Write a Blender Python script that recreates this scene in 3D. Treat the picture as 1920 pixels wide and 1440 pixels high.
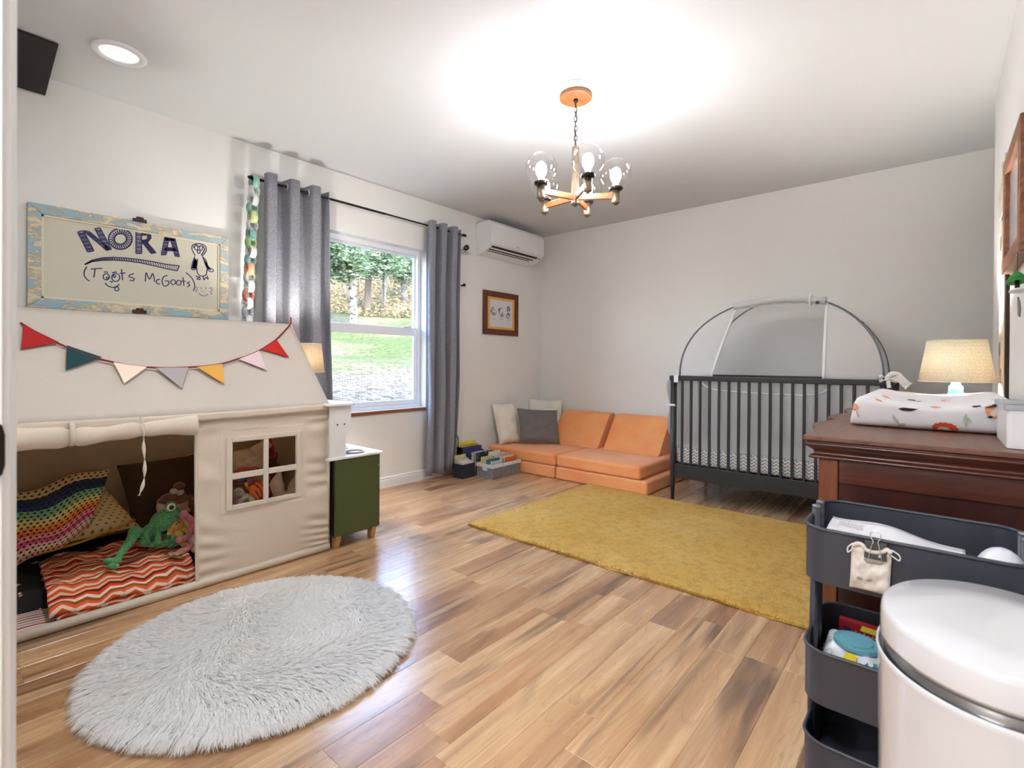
import bpy, math, random
import numpy as np
from mathutils import Matrix, Vector, Euler

for _o in list(bpy.data.objects): bpy.data.objects.remove(_o)
SC = bpy.context.scene
COL = SC.collection
R = math.radians
# ------------------------------------------------------------------ camera
F, YAW, PITCH, ROLL, CY, HC = 936.0, R(40.49), R(-0.29), R(-0.36), 686.0, 1.02
_f = np.array([math.cos(YAW)*math.cos(PITCH), math.sin(YAW)*math.cos(PITCH), math.sin(PITCH)])
_r = np.array([math.sin(YAW), -math.cos(YAW), 0.0])
_d = np.cross(_f, _r)
_r2 = math.cos(ROLL)*_r + math.sin(ROLL)*_d
_d2 = -math.sin(ROLL)*_r + math.cos(ROLL)*_d
RM = np.array([_r2, _d2, _f]); CP = np.array([0, 0, HC])
cam_d = bpy.data.cameras.new('camera'); cam = bpy.data.objects.new('camera', cam_d); COL.objects.link(cam)
cam.matrix_world = Matrix(((_r2[0], -_d2[0], -_f[0], 0), (_r2[1], -_d2[1], -_f[1], 0), (_r2[2], -_d2[2], -_f[2], HC), (0, 0, 0, 1)))
cam_d.sensor_width = 36; cam_d.lens = F/1920*36
cam_d.shift_y = -(720-CY)/1920
cam_d.clip_start = 0.02; cam_d.clip_end = 300
cam_d.dof.use_dof = True; cam_d.dof.focus_distance = 3.2; cam_d.dof.aperture_fstop = 5.6
SC.camera = cam
# ------------------------------------------------------------------ world, sun, exposure
SC.view_settings.view_transform = 'Standard'; SC.view_settings.look = 'None'
SC.view_settings.gamma = 1.0; SC.view_settings.use_curve_mapping = False
SC.view_settings.exposure = 3.1
wd = bpy.data.worlds.new('world'); SC.world = wd; wd.use_nodes = True
_nt = wd.node_tree; _bg = _nt.nodes['Background']
_sky = _nt.nodes.new('ShaderNodeTexSky'); _sky.sky_type = 'NISHITA'; _sky.sun_disc = False
_sky.sun_elevation = R(38); _sky.sun_rotation = R(200); _sky.air_density = 1.0; _sky.dust_density = 2.0
_nt.links.new(_sky.outputs[0], _bg.inputs[0]); _bg.inputs[1].default_value = 0.62
sd = bpy.data.lights.new('sun', 'SUN'); sun = bpy.data.objects.new('sun', sd); COL.objects.link(sun)
sd.energy = 1.15; sd.angle = R(1.0); sd.color = (1, .95, .86)
sun.rotation_euler = Vector((0.35, 0.72, -0.62)).to_track_quat('-Z', 'Y').to_euler()   # from behind the house: never shines into the room
SC.cycles.use_denoising = True
SC.cycles.max_bounces = 6; SC.cycles.diffuse_bounces = 4; SC.cycles.glossy_bounces = 3; SC.cycles.transparent_max_bounces = 12
SC.cycles.use_adaptive_sampling = True; SC.cycles.adaptive_threshold = 0.06; SC.cycles.use_light_tree = False
SC.cycles.caustics_reflective = False; SC.cycles.caustics_refractive = False
SC.cycles.sample_clamp_indirect = 6.0

# ------------------------------------------------------------------ helpers
def ray(x, y): return RM.T @ np.array([(x-960)/F, (y-CY)/F, 1.0])
def hit(x, y, ax, v):
    """point where the photograph's pixel meets the plane axis = v"""
    d = ray(x, y); return CP + (v-CP[ax])/d[ax]*d
def fl(x, y, z=0.0): return hit(x, y, 2, z)

def wm(o):
    m = o.matrix_basis.copy()
    while o.parent: o = o.parent; m = o.matrix_basis @ m
    return m
def tag(o, label=None, cat=None, group=None, kind=None):
    if label: o['label'] = label
    if cat: o['category'] = cat
    if group: o['group'] = group
    if kind: o['kind'] = kind
    return o
def thing(name, label, cat, loc=(0, 0, 0), rz=0.0, group=None, kind=None):
    o = bpy.data.objects.new(name, None); COL.objects.link(o); o.empty_display_size = .05
    o.location = loc; o.rotation_euler = (0, 0, rz)
    o.matrix_basis = Matrix.Translation(Vector(loc)) @ Matrix.Rotation(rz, 4, 'Z')
    return tag(o, label, cat, group, kind)

class MB:
    """collects shapes in world coordinates; build() links them as ONE mesh object"""
    def __init__(s): s.v = []; s.f = []; s.uv = {}
    def add(s, vs, fs):
        o = len(s.v); s.v += [tuple(map(float, p)) for p in vs]; s.f += [tuple(i+o for i in f) for f in fs]; return s
    def box(s, a, b):
        x0, y0, z0 = a; x1, y1, z1 = b
        return s.add([(x0,y0,z0),(x1,y0,z0),(x1,y1,z0),(x0,y1,z0),(x0,y0,z1),(x1,y0,z1),(x1,y1,z1),(x0,y1,z1)],
                     [(0,3,2,1),(4,5,6,7),(0,1,5,4),(1,2,6,5),(2,3,7,6),(3,0,4,7)])
    def obox(s, c, u, v, w):
        """oriented box: centre, three half-extent vectors"""
        c, u, v, w = map(np.array, (c, u, v, w)); P = []
        for k in (-1, 1):
            for i, j in ((-1,-1),(1,-1),(1,1),(-1,1)): P.append(c+i*u+j*v+k*w)
        return s.add(P, [(0,3,2,1),(4,5,6,7),(0,1,5,4),(1,2,6,5),(2,3,7,6),(3,0,4,7)])
    def bar(s, a, b, w, h, up=(0, 0, 1)):
        a, b = np.array(a, float), np.array(b, float); d = b-a; L = np.linalg.norm(d); d /= L
        up = np.array(up, float); sd_ = np.cross(d, up); sd_ /= np.linalg.norm(sd_); up = np.cross(sd_, d)
        return s.obox((a+b)/2, d*L/2, sd_*w/2, up*h/2)
    def prism(s, poly, z0, z1, ax=2):
        """polygon (2-D) extruded along an axis"""
        n = len(poly)
        def pt(p, z):
            q = list(p); q.insert(ax, z); return q
        vs = [pt(p, z0) for p in poly]+[pt(p, z1) for p in poly]
        fs = [tuple(range(n))[::-1], tuple(range(n, 2*n))]+[(i, (i+1) % n, (i+1) % n+n, i+n) for i in range(n)]
        return s.add(vs, fs)
    def tube(s, pts, rad, seg=8, caps=True, closed=False):
        pts = [np.array(p, float) for p in pts]; n = len(pts)
        rad = [rad]*n if isinstance(rad, (int, float)) else list(rad)
        vs, fs = [], []; prev = None
        for i, p in enumerate(pts):
            if closed: t = pts[(i+1) % n]-pts[i-1]
            else: t = pts[min(i+1, n-1)]-pts[max(i-1, 0)]
            t = t/(np.linalg.norm(t)+1e-12)
            if prev is None:
                a = np.array([0, 0, 1.0]) if abs(t[2]) < .9 else np.array([1.0, 0, 0]); u = np.cross(t, a)
            else: u = prev-t*np.dot(prev, t)
            u /= (np.linalg.norm(u)+1e-12); prev = u; w = np.cross(t, u)
            for k in range(seg):
                an = 2*math.pi*k/seg; vs.append(p+rad[i]*(math.cos(an)*u+math.sin(an)*w))
        for i in range(n if closed else n-1):
            j = (i+1) % n
            for k in range(seg): fs.append((i*seg+k, i*seg+(k+1) % seg, j*seg+(k+1) % seg, j*seg+k))
        if caps and not closed: fs += [tuple(range(seg))[::-1], tuple(range((n-1)*seg, n*seg))]
        return s.add(vs, fs)
    def lathe(s, prof, c=(0, 0, 0), seg=24, sx=1, sy=1, caps=True):
        """profile of (r, z) turned about the vertical axis"""
        vs, fs = [], []; n = len(prof)
        for r, z in prof:
            for k in range(seg):
                a = 2*math.pi*k/seg; vs.append((c[0]+r*sx*math.cos(a), c[1]+r*sy*math.sin(a), c[2]+z))
        for i in range(n-1):
            for k in range(seg): fs.append((i*seg+k, i*seg+(k+1) % seg, (i+1)*seg+(k+1) % seg, (i+1)*seg+k))
        if caps: fs += [tuple(range(seg))[::-1], tuple(range((n-1)*seg, n*seg))]
        return s.add(vs, fs)
    def ell(s, c, r, rot=(0, 0, 0), seg=16, rings=10):
        """ellipsoid"""
        m = np.array(Euler(rot).to_matrix()); r = (r,)*3 if isinstance(r, (int, float)) else r; c = np.array(c, float)
        vs = [c+m @ np.array([0, 0, -r[2]])]; fs = []
        for i in range(1, rings):
            t = -math.pi/2+math.pi*i/rings
            for k in range(seg):
                a = 2*math.pi*k/seg; vs.append(c+m @ np.array([r[0]*math.cos(t)*math.cos(a), r[1]*math.cos(t)*math.sin(a), r[2]*math.sin(t)]))
        vs.append(c+m @ np.array([0, 0, r[2]]))
        for k in range(seg): fs.append((0, 1+(k+1) % seg, 1+k))
        for i in range(rings-2):
            for k in range(seg): fs.append((1+i*seg+k, 1+i*seg+(k+1) % seg, 1+(i+1)*seg+(k+1) % seg, 1+(i+1)*seg+k))
        b = 1+(rings-2)*seg
        for k in range(seg): fs.append((b+k, b+(k+1) % seg, len(vs)-1))
        return s.add(vs, fs)
    def grid(s, fn, nu, nv, closed_u=False, skip=None):
        """surface fn(u, v), u and v from 0 to 1, with UVs"""
        o = len(s.v); base = o; vs = []
        for j in range(nv+1):
            for i in range(nu+1): vs.append(fn(i/nu, j/nv)); s.uv[base+j*(nu+1)+i] = (i/nu, j/nv)
        fs = []
        for j in range(nv):
            for i in range(nu):
                if skip and skip((i+.5)/nu, (j+.5)/nv): continue
                a = j*(nu+1)+i; fs.append((a, a+1, a+nu+2, a+nu+1))
        return s.add(vs, fs)
    def build(s, name, mat, parent=None, smooth=False, bevel=0, seg=2, solid=0, off=0.0, sub=0, label=None, cat=None, group=None, kind=None, origin=True):
        V = np.array(s.v, float)
        if parent is not None:
            im = np.array(wm(parent).inverted()); V = V @ im[:3, :3].T+im[:3, 3]; loc = None
        elif origin:
            loc = np.array([(V[:, 0].min()+V[:, 0].max())/2, (V[:, 1].min()+V[:, 1].max())/2, V[:, 2].min()]); V = V-loc
        else: loc = None
        me = bpy.data.meshes.new(name); me.from_pydata(V.tolist(), [], s.f); me.update()
        if s.uv:
            ul = me.uv_layers.new(name='UVMap')
            li = np.zeros(len(me.loops), dtype=np.int32); me.loops.foreach_get('vertex_index', li)
            arr = np.zeros((len(s.v), 2)); 
            for k, u in s.uv.items(): arr[k] = u
            ul.data.foreach_set('uv', arr[li].astype(np.float32).ravel())
        if smooth: me.polygons.foreach_set('use_smooth', [True]*len(me.polygons))
        me.materials.append(mat)
        o = bpy.data.objects.new(name, me); COL.objects.link(o)
        if parent is not None: o.parent = parent
        elif loc is not None: o.location = loc; o.matrix_basis = Matrix.Translation(Vector(loc))
        if bevel:
            b = o.modifiers.new('bevel', 'BEVEL'); b.width = bevel; b.segments = seg; b.limit_method = 'ANGLE'; b.angle_limit = R(40)
            me.polygons.foreach_set('use_smooth', [True]*len(me.polygons))
            w = o.modifiers.new('wn', 'WEIGHTED_NORMAL'); w.keep_sharp = False
        if solid:
            m_ = o.modifiers.new('solid', 'SOLIDIFY'); m_.thickness = solid; m_.offset = off
        if sub:
            m_ = o.modifiers.new('sub', 'SUBSURF'); m_.levels = sub; m_.render_levels = sub
        return tag(o, label, cat, group, kind)

def rrect(x0, x1, y0, y1, r, n=5):
    """rounded rectangle as a polygon"""
    P = []
    for cx, cy, a0 in ((x1-r, y1-r, 0), (x0+r, y1-r, 90), (x0+r, y0+r, 180), (x1-r, y0+r, 270)):
        for k in range(n+1):
            a = R(a0+90*k/n); P.append((cx+r*math.cos(a), cy+r*math.sin(a)))
    return P
def pillow(c, u, v, th, nu=18, seed=0, wr=.004, pinch=.10):
    """stuffed cushion: centre, half-width vector, half-height vector, thickness"""
    c, u, v = (np.array(q, float) for q in (c, u, v)); n = np.cross(u, v); n /= np.linalg.norm(n)
    rg = random.Random(seed); ph = [rg.uniform(0, 6.28) for _ in range(6)]
    m = MB()
    for sgn in (1, -1):
        def fn(a, b, sgn=sgn):
            x, y = 2*a-1, 2*b-1
            e = (max(0, 1-x**4)*max(0, 1-y**4))**.5
            k = 1-pinch*(1-abs(y)**2)*0-pinch*.5*(1-y*y)*abs(x)**3; l = 1-pinch*.5*(1-x*x)*abs(y)**3
            w = wr*(math.sin(7*x+ph[0]+3*y)+math.sin(9*y+ph[1]-4*x)+.7*math.sin(15*x+ph[2])*math.sin(13*y+ph[3]))*e
            return c+u*x*k+v*y*l+n*sgn*(th/2*e+w)
        m.grid(fn, nu, nu)
    return m
def spline(pts, n=8):
    """Catmull-Rom through points"""
    P = [np.array(p, float) for p in pts]; out = []
    for i in range(len(P)-1):
        p0, p1, p2, p3 = P[max(i-1, 0)], P[i], P[i+1], P[min(i+2, len(P)-1)]
        for k in range(n):
            t = k/n; out.append(.5*((2*p1)+(-p0+p2)*t+(2*p0-5*p1+4*p2-p3)*t*t+(-p0+3*p1-3*p2+p3)*t**3))
    out.append(P[-1]); return out
def copytree(o, parent=None):
    c = o.copy(); COL.objects.link(c); c.parent = parent
    for ch in [x for x in bpy.data.objects if x.parent == o and x != c]: copytree(ch, c)
    return c

# ------------------------------------------------------------------ materials
def lin(c): c /= 255; return c/12.92 if c <= .04045 else ((c+.055)/1.055)**2.4
def C(r, g, b, k=1.0): return tuple(min(.92, lin(q)*k) for q in (r, g, b))+(1,)
class NT:
    def __init__(s, name):
        s.m = bpy.data.materials.new(name); s.m.use_nodes = True; s.t = s.m.node_tree
        s.b = s.t.nodes['Principled BSDF']; s.out = s.t.nodes['Material Output']
    def new(s, ty, **kw):
        n = s.t.nodes.new(ty)
        for k, v in kw.items(): setattr(n, k, v)
        return n
    def put(s, sock, v):
        if isinstance(v, bpy.types.NodeSocket): s.t.links.new(v, sock)
        elif v is not None: sock.default_value = v
    def set(s, **kw):
        for k, v in kw.items(): s.put(s.b.inputs[k.replace('_', ' ')], v)
        return s
    def co(s, kind='Object'): return s.new('ShaderNodeTexCoord').outputs[kind]
    def pos(s): return s.new('ShaderNodeNewGeometry').outputs['Position']
    def rnd(s): return s.new('ShaderNodeObjectInfo').outputs['Random']
    def map(s, vec, scale=(1, 1, 1), loc=(0, 0, 0), rot=(0, 0, 0)):
        n = s.new('ShaderNodeMapping'); s.put(n.inputs[0], vec); n.inputs[1].default_value = loc; n.inputs[2].default_value = rot; n.inputs[3].default_value = scale; return n.outputs[0]
    def sep(s, vec): n = s.new('ShaderNodeSeparateXYZ'); s.put(n.inputs[0], vec); return n.outputs
    def comb(s, x, y, z):
        n = s.new('ShaderNodeCombineXYZ')
        for i, v in enumerate((x, y, z)): s.put(n.inputs[i], v)
        return n.outputs[0]
    def ma(s, op, a, b=None, c=None, clamp=False):
        n = s.new('ShaderNodeMath', operation=op, use_clamp=clamp)
        for i, v in enumerate((a, b, c)): s.put(n.inputs[i], v)
        return n.outputs[0]
    def noise(s, vec, scale=5, detail=4, rough=.55, dist=0.0):
        n = s.new('ShaderNodeTexNoise'); s.put(n.inputs['Vector'], vec); s.put(n.inputs['Scale'], scale); n.inputs['Detail'].default_value = detail
        n.inputs['Roughness'].default_value = rough; n.inputs['Distortion'].default_value = dist; return n.outputs[0]
    def vor(s, vec, scale=5, out='Distance', feature='F1', rand=1.0):
        n = s.new('ShaderNodeTexVoronoi', feature=feature); s.put(n.inputs['Vector'], vec); n.inputs['Scale'].default_value = scale; n.inputs['Randomness'].default_value = rand; return n.outputs[out]
    def ramp(s, fac, stops, interp='LINEAR'):
        n = s.new('ShaderNodeValToRGB'); s.put(n.inputs[0], fac); cr = n.color_ramp; cr.interpolation = interp
        while len(cr.elements) < len(stops): cr.elements.new(.5)
        for e, (p, c) in zip(cr.elements, stops): e.position = p; e.color = c if not isinstance(c, (int, float)) else (c, c, c, 1)
        return n.outputs[0]
    def mix(s, fac, a, b, mode='MIX'):
        n = s.new('ShaderNodeMix', data_type='RGBA', blend_type=mode); s.put(n.inputs[0], fac); s.put(n.inputs[6], a); s.put(n.inputs[7], b); return n.outputs[2]
    def bump(s, h, strength=.3, dist=.01):
        n = s.new('ShaderNodeBump'); n.inputs['Strength'].default_value = strength; n.inputs['Distance'].default_value = dist; s.put(n.inputs['Height'], h); s.put(s.b.inputs['Normal'], n.outputs[0]); return s
def mat(name, col, rough=.5, metal=0.0, col2=None, nscale=6, stretch=(1, 1, 1), bump=0, bscale=300, bdist=.002, spec=.5, sheen=0, emit=None, estr=0, coat=0):
    k = NT(name); k.set(Roughness=rough, Metallic=metal, Specular_IOR_Level=spec)
    co = k.map(k.co(), scale=stretch)
    if col2: k.set(Base_Color=k.mix(k.ramp(k.noise(co, nscale, 5), [(.35, 0.0), (.65, 1.0)]), col, col2))
    else: k.set(Base_Color=col)
    if bump: k.bump(k.noise(co, bscale, 3), bump, bdist)
    if sheen: k.set(Sheen_Weight=sheen)
    if coat: k.set(Coat_Weight=coat)
    if emit: k.set(Emission_Color=emit, Emission_Strength=estr)
    return k.m

# painted plaster
def plaster(name, col):
    k = NT(name); k.set(Base_Color=k.mix(k.noise(k.pos(), 1.3, 3), col, tuple(c*.97 for c in col[:3])+(1,)), Roughness=.75, Specular_IOR_Level=.25)
    k.bump(k.noise(k.pos(), 70, 3), .08, .004); return k.m
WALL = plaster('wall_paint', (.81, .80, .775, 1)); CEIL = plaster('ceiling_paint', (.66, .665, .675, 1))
TRIM = mat('white_trim_paint', (.80, .80, .80, 1), .35); VINYL = mat('white_vinyl', (.84, .85, .87, 1), .3)

def plank_mat():
    k = NT('laminate_plank'); p = k.pos(); r = k.rnd(); x, y, z = k.sep(p)
    off = k.ma('MULTIPLY', r, 57.0)
    def v(sx, sy): return k.comb(k.ma('ADD', k.ma('MULTIPLY', x, sx), off), k.ma('ADD', k.ma('MULTIPLY', y, sy), off), off)
    n1 = k.noise(v(.75, 7.5), 1.0, 3, .5, 1.3); n3 = k.noise(v(.55, 5.0), 1.0, 2, .5, 2.4); n2 = k.noise(v(1.6, 70), 1.0, 3, .5, .4)
    base = k.ramp(k.ma('FRACT', k.ma('MULTIPLY', r, 7.31)), [(0, C(184, 130, 82)), (.22, C(214, 168, 118)), (.45, C(228, 190, 142)), (.62, C(158, 104, 64)), (.8, C(200, 150, 100)), (1, C(222, 180, 132))])
    streak = k.ramp(n1, [(.28, C(112, 70, 42)), (.40, C(164, 112, 68)), (.52, C(208, 164, 114)), (.7, C(234, 200, 156))])
    c = k.mix(.55, base, streak)
    gl = k.ma('ABSOLUTE', k.ma('SUBTRACT', k.ma('FRACT', k.ma('MULTIPLY', k.noise(v(.7, 6.0), 1.0, 2, .45, 1.6), 13.0)), .5)); c = k.mix(k.ma('MULTIPLY', k.ramp(gl, [(.03, 1.0), (.09, 0.0)]), .22), c, C(92, 54, 30))
    c = k.mix(k.ramp(n3, [(.30, .75), (.36, .35), (.42, 0.0)]), c, C(64, 38, 28))
    c = k.mix(k.ramp(n2, [(.40, .16), (.6, 0.0)]), c, C(104, 64, 36))
    c = k.mix(.14, c, C(190, 166, 144))
    k.set(Base_Color=c, Roughness=k.ramp(n2, [(.3, .20), (.7, .30)]), Specular_IOR_Level=1.0)
    k.bump(n2, .03, .002); return k.m
PLANK = plank_mat()
def cloth(name, c1, c2, scale=900, rough=.9, bump=.25, sheen=.15, trans=0.0, tcol=None):
    """woven fabric: two sets of threads"""
    k = NT(name); co = k.co(); x, y, z = k.sep(co)
    w = k.noise(k.map(co, scale=(scale, scale, scale*.12)), 1.0, 2); w2 = k.noise(k.map(co, scale=(scale*.12, scale*.12, scale)), 1.0, 2)
    h = k.ma('ADD', w, w2)
    k.set(Base_Color=k.mix(k.ramp(k.ma('MULTIPLY', h, .5), [(.38, 0.0), (.62, 1.0)]), c1, c2), Roughness=rough, Sheen_Weight=sheen, Specular_IOR_Level=.2)
    k.bump(h, bump, .001)
    if trans:
        t = k.new('ShaderNodeBsdfTranslucent'); t.inputs[0].default_value = tcol or c2; mx = k.new('ShaderNodeMixShader'); mx.inputs[0].default_value = trans
        k.t.links.new(k.b.outputs[0], mx.inputs[1]); k.t.links.new(t.outputs[0], mx.inputs[2]); k.t.links.new(mx.outputs[0], k.out.inputs[0])
    return k.m
def wood(name, c1, c2, axis=0, rough=.4, scale=1.0, coat=0.0):
    k = NT(name); st = [14*scale]*3; st[axis] = 1.4*scale
    n = k.noise(k.map(k.co(), scale=st), 2.2, 6, .6, .8); n2 = k.noise(k.map(k.co(), scale=[q*6 for q in st]), 2, 3)
    k.set(Base_Color=k.mix(k.ramp(n, [(.32, 0.0), (.68, 1.0)]), c1, c2), Roughness=rough, Coat_Weight=coat); k.bump(n2, .06, .002); return k.m
def thin_glass(name, rough=.0, lo=.018, tint=(1, 1, 1, 1), hi=.75, pw=3.5):
    k = NT(name); t = k.new('ShaderNodeBsdfTransparent'); t.inputs[0].default_value = tint
    g = k.new('ShaderNodeBsdfGlossy'); g.inputs['Roughness'].default_value = rough
    lw = k.new('ShaderNodeLayerWeight'); mx = k.new('ShaderNodeMixShader'); lw.inputs[0].default_value = .5
    k.put(mx.inputs[0], k.ma('ADD', k.ma('MULTIPLY', k.ma('POWER', lw.outputs['Facing'], pw), hi), lo)); k.t.links.new(t.outputs[0], mx.inputs[1]); k.t.links.new(g.outputs[0], mx.inputs[2])
    k.t.links.new(mx.outputs[0], k.out.inputs[0]); return k.m
def sheer(name, col, alpha, cells=260):
    """fine net: threads with holes"""
    k = NT(name); t = k.new('ShaderNodeBsdfTransparent'); mx = k.new('ShaderNodeMixShader'); mx.inputs[0].default_value = alpha
    d = k.new('ShaderNodeBsdfDiffuse'); d.inputs[0].default_value = col; tl = k.new('ShaderNodeBsdfTranslucent'); tl.inputs[0].default_value = col
    m2 = k.new('ShaderNodeMixShader'); m2.inputs[0].default_value = .4
    k.t.links.new(d.outputs[0], m2.inputs[1]); k.t.links.new(tl.outputs[0], m2.inputs[2])
    k.t.links.new(t.outputs[0], mx.inputs[1]); k.t.links.new(m2.outputs[0], mx.inputs[2]); k.t.links.new(mx.outputs[0], k.out.inputs[0]); return k.m
BLACKM = mat('black_metal', (.012, .012, .014, 1), .4, .6); BLACKP = mat('black_plastic', (.012, .012, .013, 1), .35)
CHROME = mat('chrome', (.75, .75, .77, 1), .15, 1.0); BRASS = mat('antique_brass', (.42, .29, .14, 1), .28, 1.0)
WHITEP = mat('white_plastic', (.82, .82, .83, 1), .3)
# ================================================================== the room shell
XB, YL, YR, H = 4.5, 3.42, -.22, 2.44          # back wall, window wall, right wall, ceiling
XN = .05; XE = 3.68                             # near wall's room face, end of the right wall
WX0, WX1, WZ0, WZ1 = 1.84, 2.84, .62, 2.0       # window opening
PX0, PX1, PZ1 = -.15, .752, 2.05                # doorway (y from, y to, top)
def struct(name, m, mt, parent=None, **kw): return m.build(name, mt, parent, kind='structure', **kw)
floor = struct('floor', MB().box((-1.7, -1.55, -.12), (XB+.15, YL+.14, -.008)), PLANK)
# planks: one mesh, stretched to each plank's length
_c = .0012
_pv = [(0,0,0),(1,0,0),(1,.12,0),(0,.12,0),(0,0,.007),(1,0,.007),(1,.12,.007),(0,.12,.007),(_c*1.3,_c,.008),(1-_c*1.3,_c,.008),(1-_c*1.3,.12-_c,.008),(_c*1.3,.12-_c,.008)]
_pf = [(0,1,5,4),(1,2,6,5),(2,3,7,6),(3,0,4,7),(4,5,9,8),(5,6,10,9),(6,7,11,10),(7,4,8,11),(8,9,10,11)]
plank_me = bpy.data.meshes.new('plank'); plank_me.from_pydata(_pv, [], _pf); plank_me.materials.append(PLANK)
rg = random.Random(11)
def plank(x0, x1, y):
    o = bpy.data.objects.new('plank', plank_me); COL.objects.link(o); o.parent = floor
    o.location = Vector((x0, y, -.008))-floor.location; o.scale = (x1-x0, 1, 1)
row = 0
for i in range(-10, 23):
    y = .746+.12*i
    if y < -1.4 or y > YL: continue
    lo = XN-.12 if y > YR-.12 else XE-.02
    cuts = [lo]
    x = lo-rg.uniform(0, .17) if i else None
    if i == 0: cuts += [.42, 1.25, 1.862, 2.175, 2.95, 3.55]
    else:
        while True:
            x += rg.choice([.32, .45, .62, .8, 1.0, 1.2])*rg.uniform(.9, 1.1)
            if x > XB-.12: break
            if x > lo+.1: cuts.append(x)
    cuts.append(XB)
    for a, b in zip(cuts, cuts[1:]): plank(a, b, y)
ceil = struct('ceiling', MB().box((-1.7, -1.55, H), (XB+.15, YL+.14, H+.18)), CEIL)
wl = MB()
for a, b in (((-.07, YL, 0), (WX0, YL+.14, H)), ((WX1, YL, 0), (XB+.15, YL+.14, H)), ((WX0, YL, 0), (WX1, YL+.14, WZ0)), ((WX0, YL, WZ1), (WX1, YL+.14, H))): wl.box(a, b)
struct('wall_left', wl, WALL)
struct('wall_back', MB().box((XB, -1.55, 0), (XB+.15, YL, H)), WALL)
struct('wall_right', MB().box((XN, -1.4, 0), (XE, YR, H)), WALL)
struct('wall_nook', MB().box((XE, -1.55, 0), (XB, -1.4, H)), WALL)
wn = MB().box((-.07, PX1+.018, 0), (XN, YL, H)).box((-.07, -1.4, 0), (XN, PX0-.018, H)).box((-.07, PX0-.018, PZ1+.018), (XN, PX1+.018, H))
struct('wall_near', wn, WALL)
struct('wall_hall', MB().box((-1.7, -1.55, 0), (-1.55, 2.3, H)).box((-1.55, 2.15, 0), (-.07, 2.3, H)).box((-1.55, -1.55, 0), (-.07, -1.4, H)), WALL)
# doorway lining and moulded casing, dark strike plate
dt = thing('door_1', None, None, (XN, PX1, 0), kind='structure')
MB().box((-.075, PX1, 0), (XN+.0025, PX1+.018, PZ1)).build('jamb', TRIM, dt, bevel=.002)
MB().box((-.075, PX0-.018, 0), (XN+.0025, PX0, PZ1)).build('jamb', TRIM, dt, bevel=.002)
MB().box((-.075, PX0-.018, PZ1), (XN+.0025, PX1+.018, PZ1+.018)).build('head_jamb', TRIM, dt, bevel=.002)
for sg, y0 in ((1, PX1+.005), (-1, PX0-.005)):
    pr = [(XN, y0), (XN+.008, y0), (XN+.012, y0+sg*.012), (XN+.010, y0+sg*.02), (XN+.0155, y0+sg*.034), (XN+.0155, y0+sg*.06), (XN, y0+sg*.062)]
    MB().prism(pr if sg > 0 else pr[::-1], 0, PZ1+.07).build('casing', TRIM, dt, bevel=.0015)
MB().prism([(PX0-.067, PZ1+.006), (PX1+.067, PZ1+.006), (PX1+.067, PZ1+.068), (PX0-.067, PZ1+.068)], XN, XN+.014, 0).build('casing', TRIM, dt, bevel=.002)
zs = .925
sp = MB().prism([(XN+.0035, zs-.016), (XN+.0015, zs-.026), (XN-.004, zs-.03), (.0, zs-.03), (.0, zs+.03), (XN-.004, zs+.03), (XN+.0015, zs+.026), (XN+.0035, zs+.016)], PX1-.003, PX1+.001, 1)
sp.build('strike_plate', mat('oil_rubbed_bronze', (.02, .013, .01, 1), .3, .8), dt, bevel=.001, label='dark bronze strike plate')
# baseboards
def base(name, a, b, n):
    """from a to b (xy), n = into the room"""
    a, b, n = np.array(a, float), np.array(b, float), np.array(n, float); m = MB()
    prof = [(0, 0), (.014, 0), (.014, .062), (.011, .068), (.011, .08), (.006, .088), (0, .088)]
    vs = [list(q+n*t)+[z] for q in (a, b) for t, z in prof]; k = len(prof)
    m.add(vs, [tuple(range(k)), tuple(range(k, 2*k))[::-1]]+[(i, i+k, (i+1) % k+k, (i+1) % k) for i in range(k)])
    struct(name, m, TRIM)
base('baseboard_left', (XN, YL), (XB, YL), (0, -1)); base('baseboard_back', (XB, -1.4), (XB, YL), (-1, 0))
base('baseboard_right', (XN, YR), (XE, YR), (0, 1)); base('baseboard_near', (XN, PX1+.07), (XN, YL), (1, 0))
# ------------------------------------------------------------------ window
win = thing('window_1', None, None, (WX0, YL+.1, WZ0), kind='structure')
GLASS = thin_glass('window_glass', 0.0)
def ring(m, x0, x1, z0, z1, wx, wz0, wz1, y0, y1):
    m.box((x0, y0, z0), (x0+wx, y1, z1)); m.box((x1-wx, y0, z0), (x1, y1, z1)); m.box((x0+wx, y0, z0), (x1-wx, y1, z0+wz0)); m.box((x0+wx, y0, z1-wz1), (x1-wx, y1, z1)); return m
ring(MB(), WX0, WX1, WZ0+.012, WZ1, .036, .03, .04, YL+.075, YL+.14).build('window_frame', VINYL, win, bevel=.004)
us = ring(MB(), WX0+.036, WX1-.036, 1.275, WZ1-.04, .016, .05, .018, YL+.105, YL+.13).build('upper_sash', VINYL, win, bevel=.003)
ls = ring(MB(), WX0+.036, WX1-.036, WZ0+.042, 1.325, .034, .04, .07, YL+.08, YL+.104).build('lower_sash', VINYL, win, bevel=.004)
MB().box((WX0+.05, YL+.116, 1.32), (WX1-.05, YL+.118, WZ1-.055)).build('pane', GLASS, us)
MB().box((WX0+.068, YL+.091, WZ0+.08), (WX1-.068, YL+.093, 1.257)).build('pane', GLASS, ls)
MB().box((2.66, YL+.07, 1.325), (2.74, YL+.1, 1.334)).box((2.69, YL+.062, 1.334), (2.73, YL+.085, 1.342)).build('sash_lock', VINYL, ls, bevel=.002)
MB().box((WX0, YL-.001, WZ0-.001), (WX1, YL+.08, WZ0+.012)).build('sill_board', VINYL, win, bevel=.002)
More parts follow.
